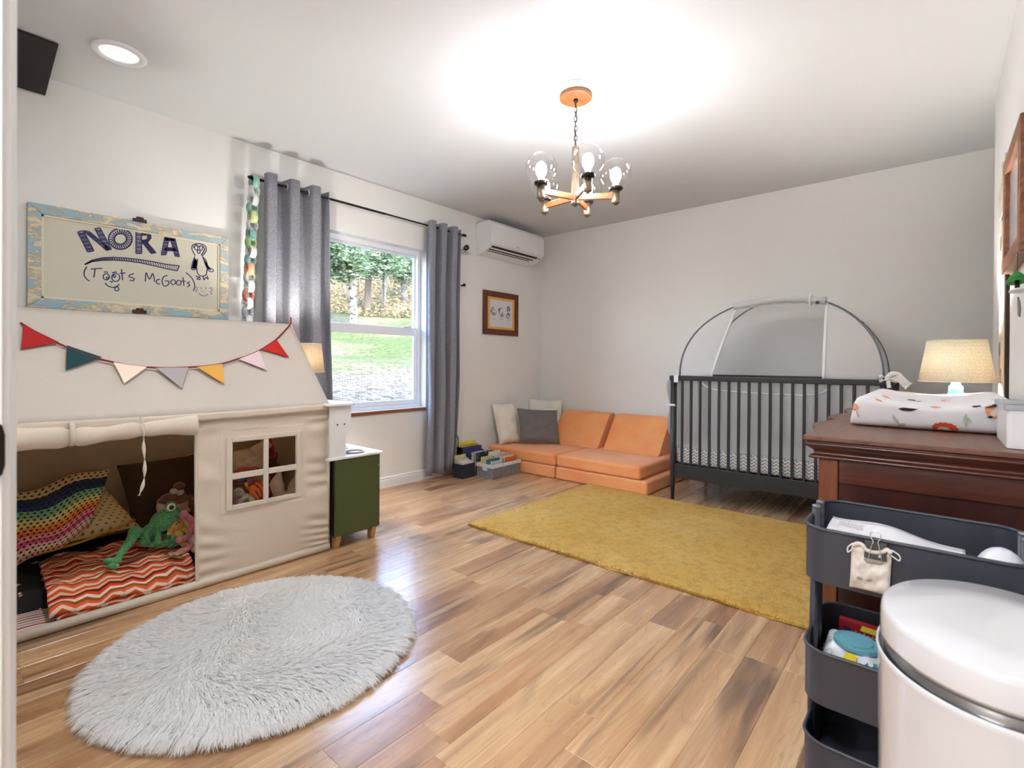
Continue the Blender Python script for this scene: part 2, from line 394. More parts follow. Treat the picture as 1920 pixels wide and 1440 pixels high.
MB().box((WX0-.0, YL-.016, WZ0-.012), (WX1+.0, YL+.0, WZ0+.013)).build('window_sill', wood('sill_wood', C(120, 66, 34), C(168, 104, 62), 0, .35), win, bevel=.004)
# sampling aid for the daylight that comes through the opening
pl_ = bpy.data.lights.new('window_portal', 'AREA'); pl_.shape = 'RECTANGLE'; pl_.size = WX1-WX0; pl_.size_y = WZ1-WZ0; pl_.cycles.is_portal = True
po = bpy.data.objects.new('window_portal', pl_); COL.objects.link(po); po.location = ((WX0+WX1)/2, YL+.15, (WZ0+WZ1)/2); po.rotation_euler = (R(-90), 0, 0)
# ------------------------------------------------------------------ outdoors
def ter(x, y):
    t = y-3.56
    z = -.12+.205*t+(.16*(t-16) if t > 16 else 0)
    return z+.10*math.sin(.31*x+.2*y)+.06*math.sin(.9*x-.7*y+1)*min(1, t/6)+.05*math.sin(1.7*y+.8*x)*min(1, t/8)
def ground_at(px, py):
    d = ray(px, py); t = 4.0
    while t < 90:
        p = CP+d*t
        if p[1] > 3.7 and p[2] < ter(p[0], p[1]): return p
        t += .05
    return CP+d*40
def gmat():
    k = NT('lawn'); p = k.pos(); x, y, z = k.sep(p)
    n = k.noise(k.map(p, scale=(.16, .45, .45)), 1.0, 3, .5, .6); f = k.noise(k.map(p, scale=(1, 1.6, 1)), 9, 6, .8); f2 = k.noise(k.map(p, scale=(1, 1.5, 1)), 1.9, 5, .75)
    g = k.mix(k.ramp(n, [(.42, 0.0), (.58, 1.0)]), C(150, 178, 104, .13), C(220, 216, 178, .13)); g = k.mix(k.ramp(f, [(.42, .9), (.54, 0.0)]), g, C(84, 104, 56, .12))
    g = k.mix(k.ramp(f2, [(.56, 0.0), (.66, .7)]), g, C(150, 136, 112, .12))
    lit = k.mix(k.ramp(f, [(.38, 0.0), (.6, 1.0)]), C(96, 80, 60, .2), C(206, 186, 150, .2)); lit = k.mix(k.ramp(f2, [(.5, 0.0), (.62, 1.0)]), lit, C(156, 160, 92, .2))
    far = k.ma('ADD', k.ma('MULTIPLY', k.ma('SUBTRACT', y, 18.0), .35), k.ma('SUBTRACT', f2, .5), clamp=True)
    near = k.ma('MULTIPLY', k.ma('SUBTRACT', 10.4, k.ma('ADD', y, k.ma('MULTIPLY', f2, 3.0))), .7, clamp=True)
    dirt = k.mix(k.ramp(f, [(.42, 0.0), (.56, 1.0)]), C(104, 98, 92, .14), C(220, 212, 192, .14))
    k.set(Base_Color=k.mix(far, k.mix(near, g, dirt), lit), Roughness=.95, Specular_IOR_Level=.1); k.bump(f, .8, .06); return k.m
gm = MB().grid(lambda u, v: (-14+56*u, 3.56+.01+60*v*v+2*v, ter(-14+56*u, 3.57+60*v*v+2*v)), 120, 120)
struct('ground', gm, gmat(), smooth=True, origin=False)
BARKS = {}
def bark(name, c1, c2, st, spots=None):
    k = NT(name); co = k.map(k.co(), scale=st); n = k.noise(co, 3.0, 5, .7, .4); c = k.mix(k.ramp(n, [(.38, 0.0), (.6, 1.0)]), c1, c2)
    if spots: c = k.mix(k.ramp(k.noise(k.map(k.co(), scale=(3, 3, 7)), 1.2, 3, .6), [(.52, 0.0), (.57, 1.0)]), c, spots)
    k.set(Base_Color=c, Roughness=.9); k.bump(n, .6, .03); return k.m
BIRCH = bark('birch_bark', C(196, 198, 206, .15), C(236, 236, 238, .15), (2, 2, 5), C(44, 44, 50, .15)); FIRB = bark('fir_bark', C(62, 52, 46, .22), C(122, 108, 98, .22), (8, 8, 2)); GREYB = bark('grey_bark', C(92, 98, 112, .22), C(172, 176, 188, .22), (8, 8, 3))
def leafmat(name, cols, rough=.7):
    k = NT(name); n = k.vor(k.co(), 4.5, 'Color'); h = k.sep(n)[0]
    c = k.ramp(h, [(i/(len(cols)-1), q) for i, q in enumerate(cols)]); k.set(Base_Color=c, Roughness=rough)
    t = k.new('ShaderNodeBsdfTranslucent'); k.t.links.new(c, t.inputs[0]); mx = k.new('ShaderNodeMixShader'); mx.inputs[0].default_value = .35
    k.t.links.new(k.b.outputs[0], mx.inputs[1]); k.t.links.new(t.outputs[0], mx.inputs[2]); k.t.links.new(mx.outputs[0], k.out.inputs[0]); return k.m
NEEDLE = leafmat('needles', [C(44, 84, 48, .22), C(92, 140, 88, .22), C(150, 188, 150, .22), C(190, 214, 196, .22)])
LITTER = leafmat('undergrowth_leaves', [C(88, 70, 52, .22), C(170, 146, 108, .22), C(206, 194, 124, .22), C(216, 206, 178, .22), C(146, 152, 84, .22), C(186, 172, 156, .22)])
rg = random.Random(5)
def quads(m, c, s, rgn, long=2.2):
    """a leaf or needle spray: one small bent quad"""
    a = np.array([rgn.gauss(0, 1), rgn.gauss(0, 1), rgn.gauss(0, .24)]); a /= np.linalg.norm(a); b = np.cross(a, [rgn.gauss(0, 1), rgn.gauss(0, 1), rgn.gauss(0, 1)]); b /= np.linalg.norm(b)+1e-9
    m.add([c-a*s*long-b*s*.1, c-b*s, c+a*s*long, c+b*s], [(0, 1, 2, 3)])
def tree(name, label, px, py, wpx, mt, lean=0.0, fork=None, boughs=(), hgt=10, depth=None, nq=700):
    """trunk rises from the ground under pixel (px, py); boughs are needle sprays around given pixels"""
    b = ground_at(px, py); dist = (RM @ (b-CP))[2]; r = wpx/2*dist/F*.86
    t = thing(name, label, 'tree', tuple(b), group='trees on the hillside')
    pts = [b+np.array([0, 0, -.3])]+[b+np.array([lean*h+.06*math.sin(h*1.3+px), .05*math.sin(h), h]) for h in np.linspace(.4, hgt, 12)]
    MB().tube(pts, [r*1.35]+list(np.linspace(r*1.1, r*.55, 12)), 10).build('trunk', mt, t, smooth=True)
    if fork:
        for fx, h0 in fork:
            MB().tube(spline([pts[2]+np.array([0, 0, h0]), pts[2]+np.array([fx*.3, 0, h0+1.0]), pts[2]+np.array([fx, .1, h0+3.5]), pts[2]+np.array([fx*1.3, .2, h0+6])], 4), np.linspace(r*.8, r*.3, 13).tolist(), 8).build('limb', mt, t, smooth=True)
    if boughs:
        m = MB()
        for bx, by, w, h, dd in boughs:
            for _ in range(nq*3):
                q = CP+ray(bx+rg.gauss(0, w/2.2), by+rg.gauss(0, h/2.2))*(dist+dd+rg.uniform(-1.5, 1.5)); quads(m, q, rg.uniform(.018, .048), rg, 2.8)
        m.build('foliage', NEEDLE, t)
    return t
tree('birch_tree', 'pale birch trunk with black bark marks, nearest tree outside the window', 661, 612, 15, BIRCH, boughs=((636, 478, 60, 34, 0), (650, 500, 40, 22, 0), (610, 460, 50, 30, -2)), nq=900)
tree('fir_tree', 'dark brown fir trunk right of the pale birch outside', 690, 592, 14, FIRB, boughs=((690, 474, 60, 26, 0), (715, 492, 40, 26, 0)), nq=900)
tree('grey_tree', 'slim grey trunk behind thin stake outside the window', 721, 572, 10, GREYB, boughs=((745, 485, 55, 30, 0),), nq=700)
tree('forked_tree', 'forked grey trunk near right edge of the window view', 759, 562, 14, GREYB, lean=-.03, fork=((.55, .24), (-.5, 1.0)), boughs=((772, 500, 40, 34, 0), (755, 508, 30, 20, 0)), nq=800)
tree('sapling', 'thin bare sapling in brush left of the birch', 642, 560, 3, GREYB, lean=.02)
tree('sapling', 'thin bare sapling between birch and fir outside', 672, 555, 3, FIRB, lean=-.02)
b_ = ground_at(719, 586)
MB().tube([b_+np.array([0, 0, -.2]), b_+np.array([0, 0, 2.6])], .045, 8).build('garden_stake', FIRB, label='thin dark stake in the grass right of fir', cat='stake')
um = MB()
for _ in range(34000):
    x, y = rg.uniform(6, 30), 18.6+rg.random()**1.5*26
    hgt = rg.random()**2*(1.6 if y > 21 else .35)
    if abs((x/y)-.66) > .28: continue
    quads(um, np.array([x, y, ter(x, y)+hgt+.03]), rg.uniform(.02, .06), rg, 1.6)
um.build('undergrowth', LITTER, label='tangled brown and yellow undergrowth at the foot of the trees', cat='undergrowth', kind='stuff')
bg_ = MB()
for _ in range(9000):
    x, y = rg.uniform(12, 40), rg.uniform(30, 52)
    if abs((x/y)-.66) > .30: continue
    quads(bg_, np.array([x, y, ter(x, y)+rg.random()**1.2*9]), rg.uniform(.08, .2), rg, 1.6)
bg_.build('woodland_foliage', leafmat('woodland_leaves', [C(110, 120, 92, .24), C(178, 172, 140, .24), C(206, 200, 160, .24), C(150, 138, 128, .24), C(128, 146, 110, .24)]), label='hazy mixed foliage of the wood behind the tree trunks', cat='foliage', kind='stuff')
# ================================================================== ceiling: chandelier, recessed lights
GLOBE = thin_glass('clear_globe_glass', .03, .05, (.97, .97, .97, 1), .6, 3.0)
def emitter(name, col, st):
    k = NT(name); k.set(Base_Color=(.9, .9, .9, 1), Emission_Color=col, Emission_Strength=st); return k.m
BULB = emitter('chandelier_bulb_glow', (.97, .97, 1, 1), 28.0)
BRONZE = mat('aged_brass_tube', (.23, .17, .11, 1), .32, .9, (.34, .27, .19, 1), 9, (1, 1, 3)); DKBR = mat('dark_bronze', (.05, .04, .038, 1), .35, .85)
OAK = wood('oak_arm', C(128, 68, 32), C(178, 108, 62), 0, .4, 1.5); OAKD = wood('oak_disc', C(112, 62, 26), C(164, 104, 54), 0, .4, 1.2)
cx, cy, zb = 2.19, 1.445, 1.842
ch = thing('chandelier', 'five-globe chandelier with oak arms hanging on a chain', 'chandelier', (cx, cy, zb-.02))
MB().lathe([(.0, 2.4385), (.108, 2.4385), (.108, 2.43), (.1, 2.424), (.096, 2.418), (.09, 2.418), (.0, 2.418)], (cx, cy, 0), 40, caps=False).build('ceiling_rose', TRIM, ch, smooth=False, bevel=.002)
MB().lathe([(.0, 2.418), (.08, 2.418), (.084, 2.412), (.084, 2.398), (.078, 2.394), (.0, 2.394)], (cx, cy, 0), 40, caps=False).build('wooden_canopy', OAKD, ch, bevel=.002)
MB().lathe([(.012, 2.395), (.012, 2.384), (.006, 2.376)], (cx, cy, 0), 12).build('canopy_hook', DKBR, ch, smooth=True)
chain = MB().tube([(cx, cy, 2.38), (cx+.004, cy-.003, 2.3), (cx-.003, cy+.003, 2.23), (cx, cy, 2.16)], .002, 6).build('lamp_cord', DKBR, ch, smooth=True)
for k in range(9):
    zc = 2.366-k*.0245; m = MB(); a = k*math.pi/2+.4
    pts = [(cx+.0085*math.cos(t)*math.cos(a), cy+.0085*math.cos(t)*math.sin(a), zc+.0165*math.sin(t)) for t in np.linspace(0, 2*math.pi, 13)[:-1]]
    m.tube(pts, .0019, 6, closed=True).build('chain_link', DKBR, chain, smooth=True)
MB().lathe([(.0, 2.166), (.006, 2.166), (.006, 2.15), (.018, 2.147), (.019, 2.14), (.019, 1.862), (.021, 1.86), (.021, 1.85), (.012, 1.843), (.008, 1.838), (.0, 1.836)], (cx, cy, 0), 24, caps=False).build('stem', BRONZE, ch, smooth=True)
for i, an in enumerate((-129.6, 158.4, 86.4, 14.4, -57.6)):
    a = R(an); u = np.array([math.cos(a), math.sin(a), 0]); n_ = np.array([-u[1], u[0], 0]); c0 = np.array([cx, cy, 0])
    e = c0+u*.207
    MB().obox(c0+u*.1035+np.array([0, 0, 1.886]), u*.088, n_*.007, np.array([0, 0, .0155])).build('arm', OAK, ch, bevel=.002)
    so = MB().lathe([(.0, zb-.004), (.009, zb-.004), (.010, zb+.003), (.019, zb+.004), (.0205, zb+.008), (.0205, zb+.07), (.0, zb+.07)], (e[0], e[1], 0), 20, caps=False).build('socket', BRONZE, ch, smooth=True)
    MB().lathe([(.0, zb+.07), (.026, zb+.07), (.034, zb+.074), (.034, zb+.088), (.031, zb+.09), (.0, zb+.09)], (e[0], e[1], 0), 24, caps=False).build('fitter_collar', DKBR, so, smooth=True)
    for q in range(3):
        b = a+q*2.094; p = e+np.array([.035*math.cos(b), .035*math.sin(b), zb+.082]); MB().ell(p, .004, seg=8, rings=6).build('thumb_screw', DKBR, so, smooth=True)
    rgl = .079; zc = zb+.086+.072
    prof = [(rgl*math.cos(t), zc+rgl*math.sin(t)) for t in np.linspace(-1.16, math.pi/2-.001, 22)]
    MB().lathe(prof, (e[0], e[1], 0), 36, caps=False).build('globe', GLOBE, ch, smooth=True)
    bu = MB().lathe([(.0, zb+.09), (.013, zb+.09), (.013, zb+.108), (.0, zb+.108)], (e[0], e[1], 0), 12, caps=False).build('bulb_base', WHITEP, so, smooth=True)
    MB().lathe([(.012, zb+.107), (.018, zb+.118), (.0265, zb+.135), (.0285, zb+.15), (.0255, zb+.166), (.015, zb+.177), (.0, zb+.18)], (e[0], e[1], 0), 16, caps=False).build('bulb', BULB, ch, smooth=True)
def downlight(p, label, power):
    t = thing('recessed_light', label, 'light', (p[0], p[1], H-.012), group='recessed ceiling lights')
    MB().lathe([(.105, H-.001), (.105, H-.006), (.095, H-.011), (.078, H-.010), (.074, H-.002)], (p[0], p[1], 0), 40, caps=False).build('trim_ring', TRIM, t, smooth=True)
    MB().lathe([(.0, H-.004), (.074, H-.004), (.074, H-.0015), (.0, H-.0015)], (p[0], p[1], 0), 32, caps=False).build('diffuser', emitter('downlight_glow', (.94, .96, 1, 1), power), t)
downlight((.575, 2.885), 'white recessed ceiling light above the name board', 0.06)
downlight((.575, 1.75), 'added unseen recessed fill light above the fur rug', 32.0)  # out of view, added to brighten the near part of the room
hl = thing('hall_fill_light', 'added unseen round fill light in the hall behind the doorway', 'light', (-.75, .35, H-.07))  # unseen lamp, added as fill light through the doorway
MB().lathe([(.0, H-.07), (.14, H-.062), (.21, H-.035), (.22, H-.01)], (-.75, .35, 0), 32, caps=False).build('dome_shade', emitter('hall_fill_glow', (.94, .96, 1, 1), 16.0), hl, smooth=True)
MB().lathe([(.22, H-.018), (.235, H-.014), (.235, H-.001), (.0, H-.001)], (-.75, .35, 0), 32, caps=False).build('light_base', TRIM, hl, smooth=True)
# dark slanted panel at the top left
DW = wood('black_brown_wood', C(20, 9, 6), C(30, 14, 10), 0, .55)
a_, b_ = np.array([0, 3.385, 2.337]), np.array([0, 3.0, 2.432])
dn = np.cross([1, 0, 0], (b_-a_)/np.linalg.norm(b_-a_))*.011
MB().obox((a_+b_)/2+np.array([.2175, 0, 0])-dn*0, np.array([.1625, 0, 0]), (b_-a_)/2*.985, dn*.5).build('slanted_shelf', DW, label='black-brown slanted wooden panel under the ceiling beside the doorway', cat='panel', bevel=.002)

# ================================================================== window wall
CURT = cloth('charcoal_linen', C(112, 112, 121), C(160, 160, 171), 620, .92, .2, .2)
YRD = 3.335
def rodz(x): return 2.192+.006*(x-1.33)/1.9
rod = thing('curtain_rod', 'thin black metal curtain rod above the window', 'curtain rod', (2.29, YRD, 2.18))
MB().tube([(1.36, YRD, rodz(1.36)), (2.35, YRD, rodz(2.35))], .0085, 12).build('rod_tube', BLACKM, rod, smooth=True)
MB().tube([(2.35, YRD, rodz(2.35)), (3.20, YRD, rodz(3.2))], .0068, 12).build('rod_tube', BLACKM, rod, smooth=True)
for x, s in ((1.36, -1), (3.2, 1)):
    MB().tube([(x-.005*s, YRD, rodz(x)), (x+.004*s, YRD, rodz(x)), (x+.006*s, YRD, rodz(x)), (x+.028*s, YRD, rodz(x)), (x+.034*s, YRD, rodz(x)), (x+.042*s, YRD, rodz(x))], [.0085, .0085, .0125, .0125, .009, .008], 14).build('finial', BLACKM, rod, smooth=True)
for x in (1.395, 3.185):
    MB().box((x-.006, YRD-.004, rodz(x)-.012), (x+.006, YL-.001, rodz(x)-.004)).box((x-.012, YL-.006, rodz(x)-.04), (x+.012, YL-.001, rodz(x)+.02)).build('rod_bracket', BLACKM, rod, bevel=.002)
def curtain(name, label, xt0, xt1, xb0, xb1, n, zb_, ph, A=.05, seed=1, sk=None):
    t = thing(name, label, 'curtain', ((xt0+xt1)/2, YRD, zb_), group='charcoal grommet curtains')
    g = random.Random(seed); w = [g.uniform(-.5, .5) for _ in range(8)]
    def fn(u, v):
        z = zb_+(2.237-zb_)*v; x0 = xb0+(xt0-xb0)*v**.7; x1 = xb1+(xt1-xb1)*v**.7
        a = 2*math.pi*n*u+ph; c = math.cos(a); fo = math.tanh(2.2*c)/math.tanh(2.2)
        x = x0+(x1-x0)*(u+(sk or .03)*math.sin(2*a)/n*1.6)
        A_ = A*(.62+.38*v+.12*math.sin(3*z+w[0]))
        y = YRD-A_*fo+(1-v)*.012*math.sin(5*u*6.28+w[1]*6+2*z)*1.0+.006*math.sin(11*u+7*z)*(1-v)
        if x < 1.47 and z < 1.02: q = min(1, (1.47-x)/.03)*min(1, (1.02-z)/.1); y = y*(1-q)+3.408*q   # pressed behind the tent
        return (x+.006*math.sin(4*z+w[2]*6)*(1-v), min(y, YL-.012), z)
    pan = MB().grid(fn, 110, 26).build('curtain_panel', CURT, t, smooth=True, solid=.0022)
    for k in range(2*n):
        a = math.pi/2+math.pi*k; u = (a-ph)/(2*math.pi*n)
        if not 0.02 < u < .98: continue
        p = np.array(fn(u, .975)); p[2] = rodz(p[0]); q = np.array(fn(min(1, u+.01), .975))-np.array(fn(max(0, u-.01), .975)); q[2] = 0; q /= np.linalg.norm(q)
        pts = [p+.021*(math.cos(s)*q+math.sin(s)*np.array([0, 0, 1])) for s in np.linspace(0, 2*math.pi, 21)[:-1]]
        MB().tube(pts, .0052, 8, closed=True).build('grommet', CHROME, pan, smooth=True)
    return t
curtain('curtain', 'charcoal curtain left of the window, behind the play tent', 1.415, 1.865, 1.405, 1.93, 3, .07, -1.45, .062, 3)
curtain('curtain', 'charcoal curtain right of the window, reaching to the book baskets', 2.78, 3.165, 2.785, 3.125, 3, .055, -1.45, .056, 8)
MB().tube([(3.262, YL-.001, 1.75), (3.262, YL-.012, 1.75), (3.262, YL-.03, 1.75), (3.262, YL-.034, 1.75), (3.262, YL-.046, 1.75), (3.262, YL-.05, 1.75)], [.009, .006, .006, .014, .015, .009], 16).build('tieback_knob', BLACKM, smooth=True, label='small round black knob on the wall right of curtain', cat='wall knob')
# paper chain
pc = thing('paper_chain', 'paper chain of painted strips hanging from the rod end', 'paper chain', (1.345, 3.31, 1.2))
PCOL = [C(112, 190, 170), C(224, 226, 226), C(226, 228, 228), C(92, 176, 150), C(190, 206, 120), C(222, 224, 226), C(60, 140, 132), C(126, 190, 84), C(232, 226, 214), C(84, 162, 160), C(222, 130, 64), C(196, 214, 200), C(214, 222, 218), C(206, 88, 44), C(232, 232, 234), C(180, 184, 196), C(236, 236, 238)]
PM = [mat('painted_paper', tuple(q*.65+.3 for q in c[:3])+(1,), .8, 0, tuple(q*.9+.04 for q in c[:3])+(1,), 30) for c in PCOL]
for k in range(17):
    z = 2.165-k*.0555; x = 1.352-.0025*k+.003*math.sin(k*1.7); yy = 3.325; a = R(18 if k % 2 else 100)+.15*math.sin(k); m = MB()
    ux, uy = math.cos(a), math.sin(a); rr = .036; hw = .021
    def lf(u, v): 
        t = 2*math.pi*u; return (x+rr*.78*math.cos(t)*ux-(v-.5)*2*hw*uy, yy+rr*.78*math.cos(t)*uy+(v-.5)*2*hw*ux, z+rr*1.1*math.sin(t))
    m.grid(lf, 22, 1).build('paper_link', PM[k], pc, smooth=True, solid=.0008)
# air conditioner
ac = thing('air_conditioner', 'white wall-mounted air conditioner in the corner under the ceiling', 'air conditioner', (3.86, YL, 2.075))
x0, x1 = 3.452, 4.262; yb = YL-.001
pro = [(yb, 2.075), (yb, 2.372), (3.30, 2.382), (3.235, 2.378), (3.212, 2.35), (3.206, 2.152), (3.33, 2.078)]
MB().prism(pro, x0, x1, 0).build('housing', WHITEP, ac, bevel=.006, seg=3)
MB().prism([(3.2125, 2.35), (3.2, 2.345), (3.196, 2.16), (3.206, 2.155)], x0+.012, x1-.002, 0).build('front_panel', WHITEP, ac, bevel=.003)
DARK = mat('dark_vent', (.004, .004, .004, 1), .6)
def onp(x, s, d):
    """point on the sloping underside; s along the slope, d outwards"""
    a, b = np.array([3.206, 2.152]), np.array([3.33, 2.078]); t = (b-a)/np.linalg.norm(b-a); n = np.array([-abs(t[1]), -abs(t[0])]); q = a+t*s+n*d; return (x, q[0], q[1])
def slot(s0, s1, d0, d1, xa, xb, mt, nm):
    P = [onp(xa, s0, d0), onp(xb, s0, d0), onp(xb, s1, d0), onp(xa, s1, d0), onp(xa, s0, d1), onp(xb, s0, d1), onp(xb, s1, d1), onp(xa, s1, d1)]
    return MB().add(P, [(0,1,2,3),(4,7,6,5),(0,4,5,1),(1,5,6,2),(2,6,7,3),(3,7,4,0)]).build(nm, mt, ac)
slot(.026, .05, -.003, .0022, x0+.035, x1-.075, DARK, 'air_outlet'); slot(.066, .083, -.003, .003, x0+.03, x1-.10, DARK, 'air_outlet'); slot(.097, .104, -.003, .0035, x0+.03, x1-.14, DARK, 'air_outlet')
slot(.05, .066, -.002, .006, x0+.03, x1-.08, WHITEP, 'louver'); slot(.03, .05, -.002, .003, x1-.052, x1-.03, mat('sensor_window', C(150, 146, 170), .3), 'sensor')
MB().box((3.80, 3.194, 2.172), (3.84, 3.1975, 2.18)).build('badge', mat('grey_print', C(160, 160, 164), .5), ac)
# little security camera on its shelf
sc_ = thing('security_camera', 'small round black security camera on the wall under the rod', 'camera', (3.285, 3.39, 2.05))
MB().lathe([(.0, 2.055), (.03, 2.055), (.03, 2.06), (.008, 2.063), (.006, 2.066)], (3.285, 3.385, 0), 20, caps=False).build('camera_foot', BLACKP, sc_, smooth=True)
MB().tube([(3.285, 3.385, 2.06), (3.285, 3.385, 2.085)], .004, 8).build('camera_neck', BLACKP, sc_, smooth=True)
MB().tube([(3.295, 3.393, 2.102), (3.28, 3.366, 2.103), (3.277, 3.361, 2.103)], [.024, .025, .016], 18).build('camera_head', BLACKP, sc_, smooth=True)
MB().tube(spline([(3.275, 3.395, 2.095), (3.24, 3.40, 2.075), (3.20, 3.408, 2.06), (3.16, 3.412, 2.05)], 5), .0025, 6).build('cable', BLACKP, sc_, smooth=True)
MB().box((3.24, 3.352, 2.05), (3.325, YL-.001, 2.055)).build('camera_shelf', mat('clear_shelf', (.6, .6, .6, 1), .2), label='tiny clear wall shelf under the security camera', cat='shelf', bevel=.001)

# ------------------------------------------------------------------ framed prints
def ribbon(m, pts, w, ax, val, nrm=1):
    """flat ink stroke along pixels on the plane axis = val"""
    P = [hit(x, y, ax, val) for x, y in pts]; L = []; R_ = []; n = len(P); N_ = np.zeros(3); N_[ax] = 1
    for i in range(n):
        t = P[min(i+1, n-1)]-P[max(i-1, 0)]; s = np.cross(t, N_); s /= (np.linalg.norm(s)+1e-9); ww = w if not isinstance(w, list) else w[i]; L.append(P[i]+s*ww/2); R_.append(P[i]-s*ww/2)
    m.add(L+R_, [(i, i+1, n+i+1, n+i) for i in range(n-1)])
def frame(name, label, cat, x0, x1, z0, z1, w, y, d, fm, sgn=1, group=None):
    """picture frame on a wall y = const; sgn +1 hangs on the window wall, -1 on the right wall"""
    t = thing(name, label, cat, ((x0+x1)/2, y, z0), group=group); yo = y-sgn*d
    for a, b, c, e in (((x0, z0), (x0+w, z0+w), (x0+w, z1-w), (x0, z1)), ((x1, z0), (x1, z1), (x1-w, z1-w), (x1-w, z0+w)), ((x0, z0), (x1, z0), (x1-w, z0+w), (x0+w, z0+w)), ((x0, z1), (x0+w, z1-w), (x1-w, z1-w), (x1, z1))):
        MB().prism([a, b, c, e], min(y-sgn*.001, yo), max(y-sgn*.001, yo), 1).build('frame_bar', fm, t, bevel=.003)
    return t
k = NT('peeling_paint'); co = k.co(); p_ = k.noise(k.map(co, scale=(3, 3, 9)), 2.4, 6, .7, .6); q_ = k.noise(co, 60, 5, .7)
c = k.mix(k.ramp(p_, [(.50, 0.0), (.53, 1.0)]), C(214, 204, 176), C(150, 182, 194)); c = k.mix(k.ramp(k.noise(k.map(co, scale=(3, 3, 9)), 2.4, 8, .78, .6), [(.475, 0.0), (.495, 1.0), (.515, 0.0)]), c, C(140, 104, 74)); c = k.mix(k.ramp(q_, [(.64, 0.0), (.7, .7)]), c, C(110, 84, 62))
k.set(Base_Color=c, Roughness=.7); k.bump(p_, .3, .004); PEEL = k.m
wb = frame('name_board', 'weathered blue-and-cream framed glass board reading NORA', 'board', .318, 1.228, 1.281, 1.797, .05, YL, .03, PEEL)
k = NT('frosted_board'); k.set(Base_Color=C(206, 202, 184), Roughness=.12, Specular_IOR_Level=.5); 
MB().box((.36, YL-.018, 1.32), (1.19, YL-.004, 1.76)).build('glass_panel', k.m, wb)
b2 = MB(); w_ = .011
for a, b in (((.366, 1.329), (1.18, 1.329+w_)), ((.366, 1.749-w_), (1.18, 1.749)), ((.366, 1.329), (.366+w_, 1.749)), ((1.18-w_, 1.329), (1.18, 1.749))): b2.box((a[0], YL-.024, a[1]), (b[0], YL-.017, b[1]))
b2.build('inner_bead', mat('cream_bead', C(220, 210, 182), .6), wb)
INK = mat('violet_ink', C(44, 40, 92), .6); INKL = mat('faded_ink', C(128, 128, 150), .6); YI = YL-.0188
def Q(*p): return [(x/4, 360+y/4) for x, y in p]
def circ(cx_, cy_, rx, ry=None, n=18, a0=0, a1=360): ry = ry or rx; return Q(*[(cx_+rx*math.cos(R(a0+(a1-a0)*i/n)), cy_+ry*math.sin(R(a0+(a1-a0)*i/n))) for i in range(n+1)])
nm = MB()
def letter_quad(a, b, c_, d_, n=16):
    """outlined, hatched letter stroke: a-b top edge, d-c bottom edge"""
    a, b, c_, d_ = (np.array(q, float) for q in (a, b, c_, d_))
    for p, q in ((a, b), (b, c_), (c_, d_), (d_, a)): ribbon(nm, Q(p, q), .006, 1, YI)
    for i in range(1, n):
        t = i/n; p, q = a+(d_-a)*t, b+(c_-b)*t; ribbon(nm, Q(p, q+(c_-b)*.05), .0042+.003*((i*7) % 3)/2, 1, YI-.0001)
letter_quad((582, 300), (625, 291), (705, 441), (657, 450)); letter_quad((625, 291), (668, 296), (826, 424), (800, 438)); letter_quad((712, 275), (750, 268), (836, 430), (796, 436))
for i in range(26):
    a = R(i*360/26); ca, sa = math.cos(a), math.sin(a); ribbon(nm, Q((903+46*ca, 352+40*sa), (903+86*ca+6, 352+76*sa+5)), .006, 1, YI)
ribbon(nm, circ(903, 352, 88, 78, 30), .007, 1, YI); ribbon(nm, circ(903, 352, 45, 39, 24), .006, 1, YI)
letter_quad((1020, 302), (1062, 300), (1062, 461), (1020, 462)); letter_quad((1062, 372), (1098, 370), (1170, 455), (1134, 462))
for r_ in (0, 9, 18, 27): ribbon(nm, Q((1062, 303+r_*.8), (1098, 302+r_*.8), (1130-r_*.8, 322), (1132-r_, 345), (1105, 380-r_*.9), (1062, 388-r_*.9)), .006, 1, YI)
letter_quad((1236, 340), (1268, 340), (1246, 470), (1210, 472)); letter_quad((1276, 342), (1311, 346), (1346, 486), (1312, 480)); letter_quad((1240, 340), (1310, 345), (1308, 368), (1240, 364), 5); letter_quad((1236, 416), (1318, 420), (1322, 442), (1234, 440), 5)
up = [(640, 541), (690, 512), (770, 494), (850, 490), (950, 496), (1050, 507), (1150, 523), (1250, 543), (1345, 553)]; lo = [(640, 543), (690, 522), (770, 512), (850, 510), (950, 517), (1050, 530), (1150, 552), (1250, 576), (1328, 592)]
ribbon(nm, Q(*up), .006, 1, YI); ribbon(nm, Q(*lo), .006, 1, YI); ribbon(nm, Q(up[-1], lo[-1]), .006, 1, YI)
for i in range(44):
    t = i/44*8; j = int(t); f_ = t-j; p = np.array(up[j])*(1-f_)+np.array(up[j+1])*f_; q = np.array(lo[j])*(1-f_)+np.array(lo[j+1])*f_; ribbon(nm, Q(p+[-6, 0], q+[6, 0]), .005*(1.5-.9*i/44), 1, YI)
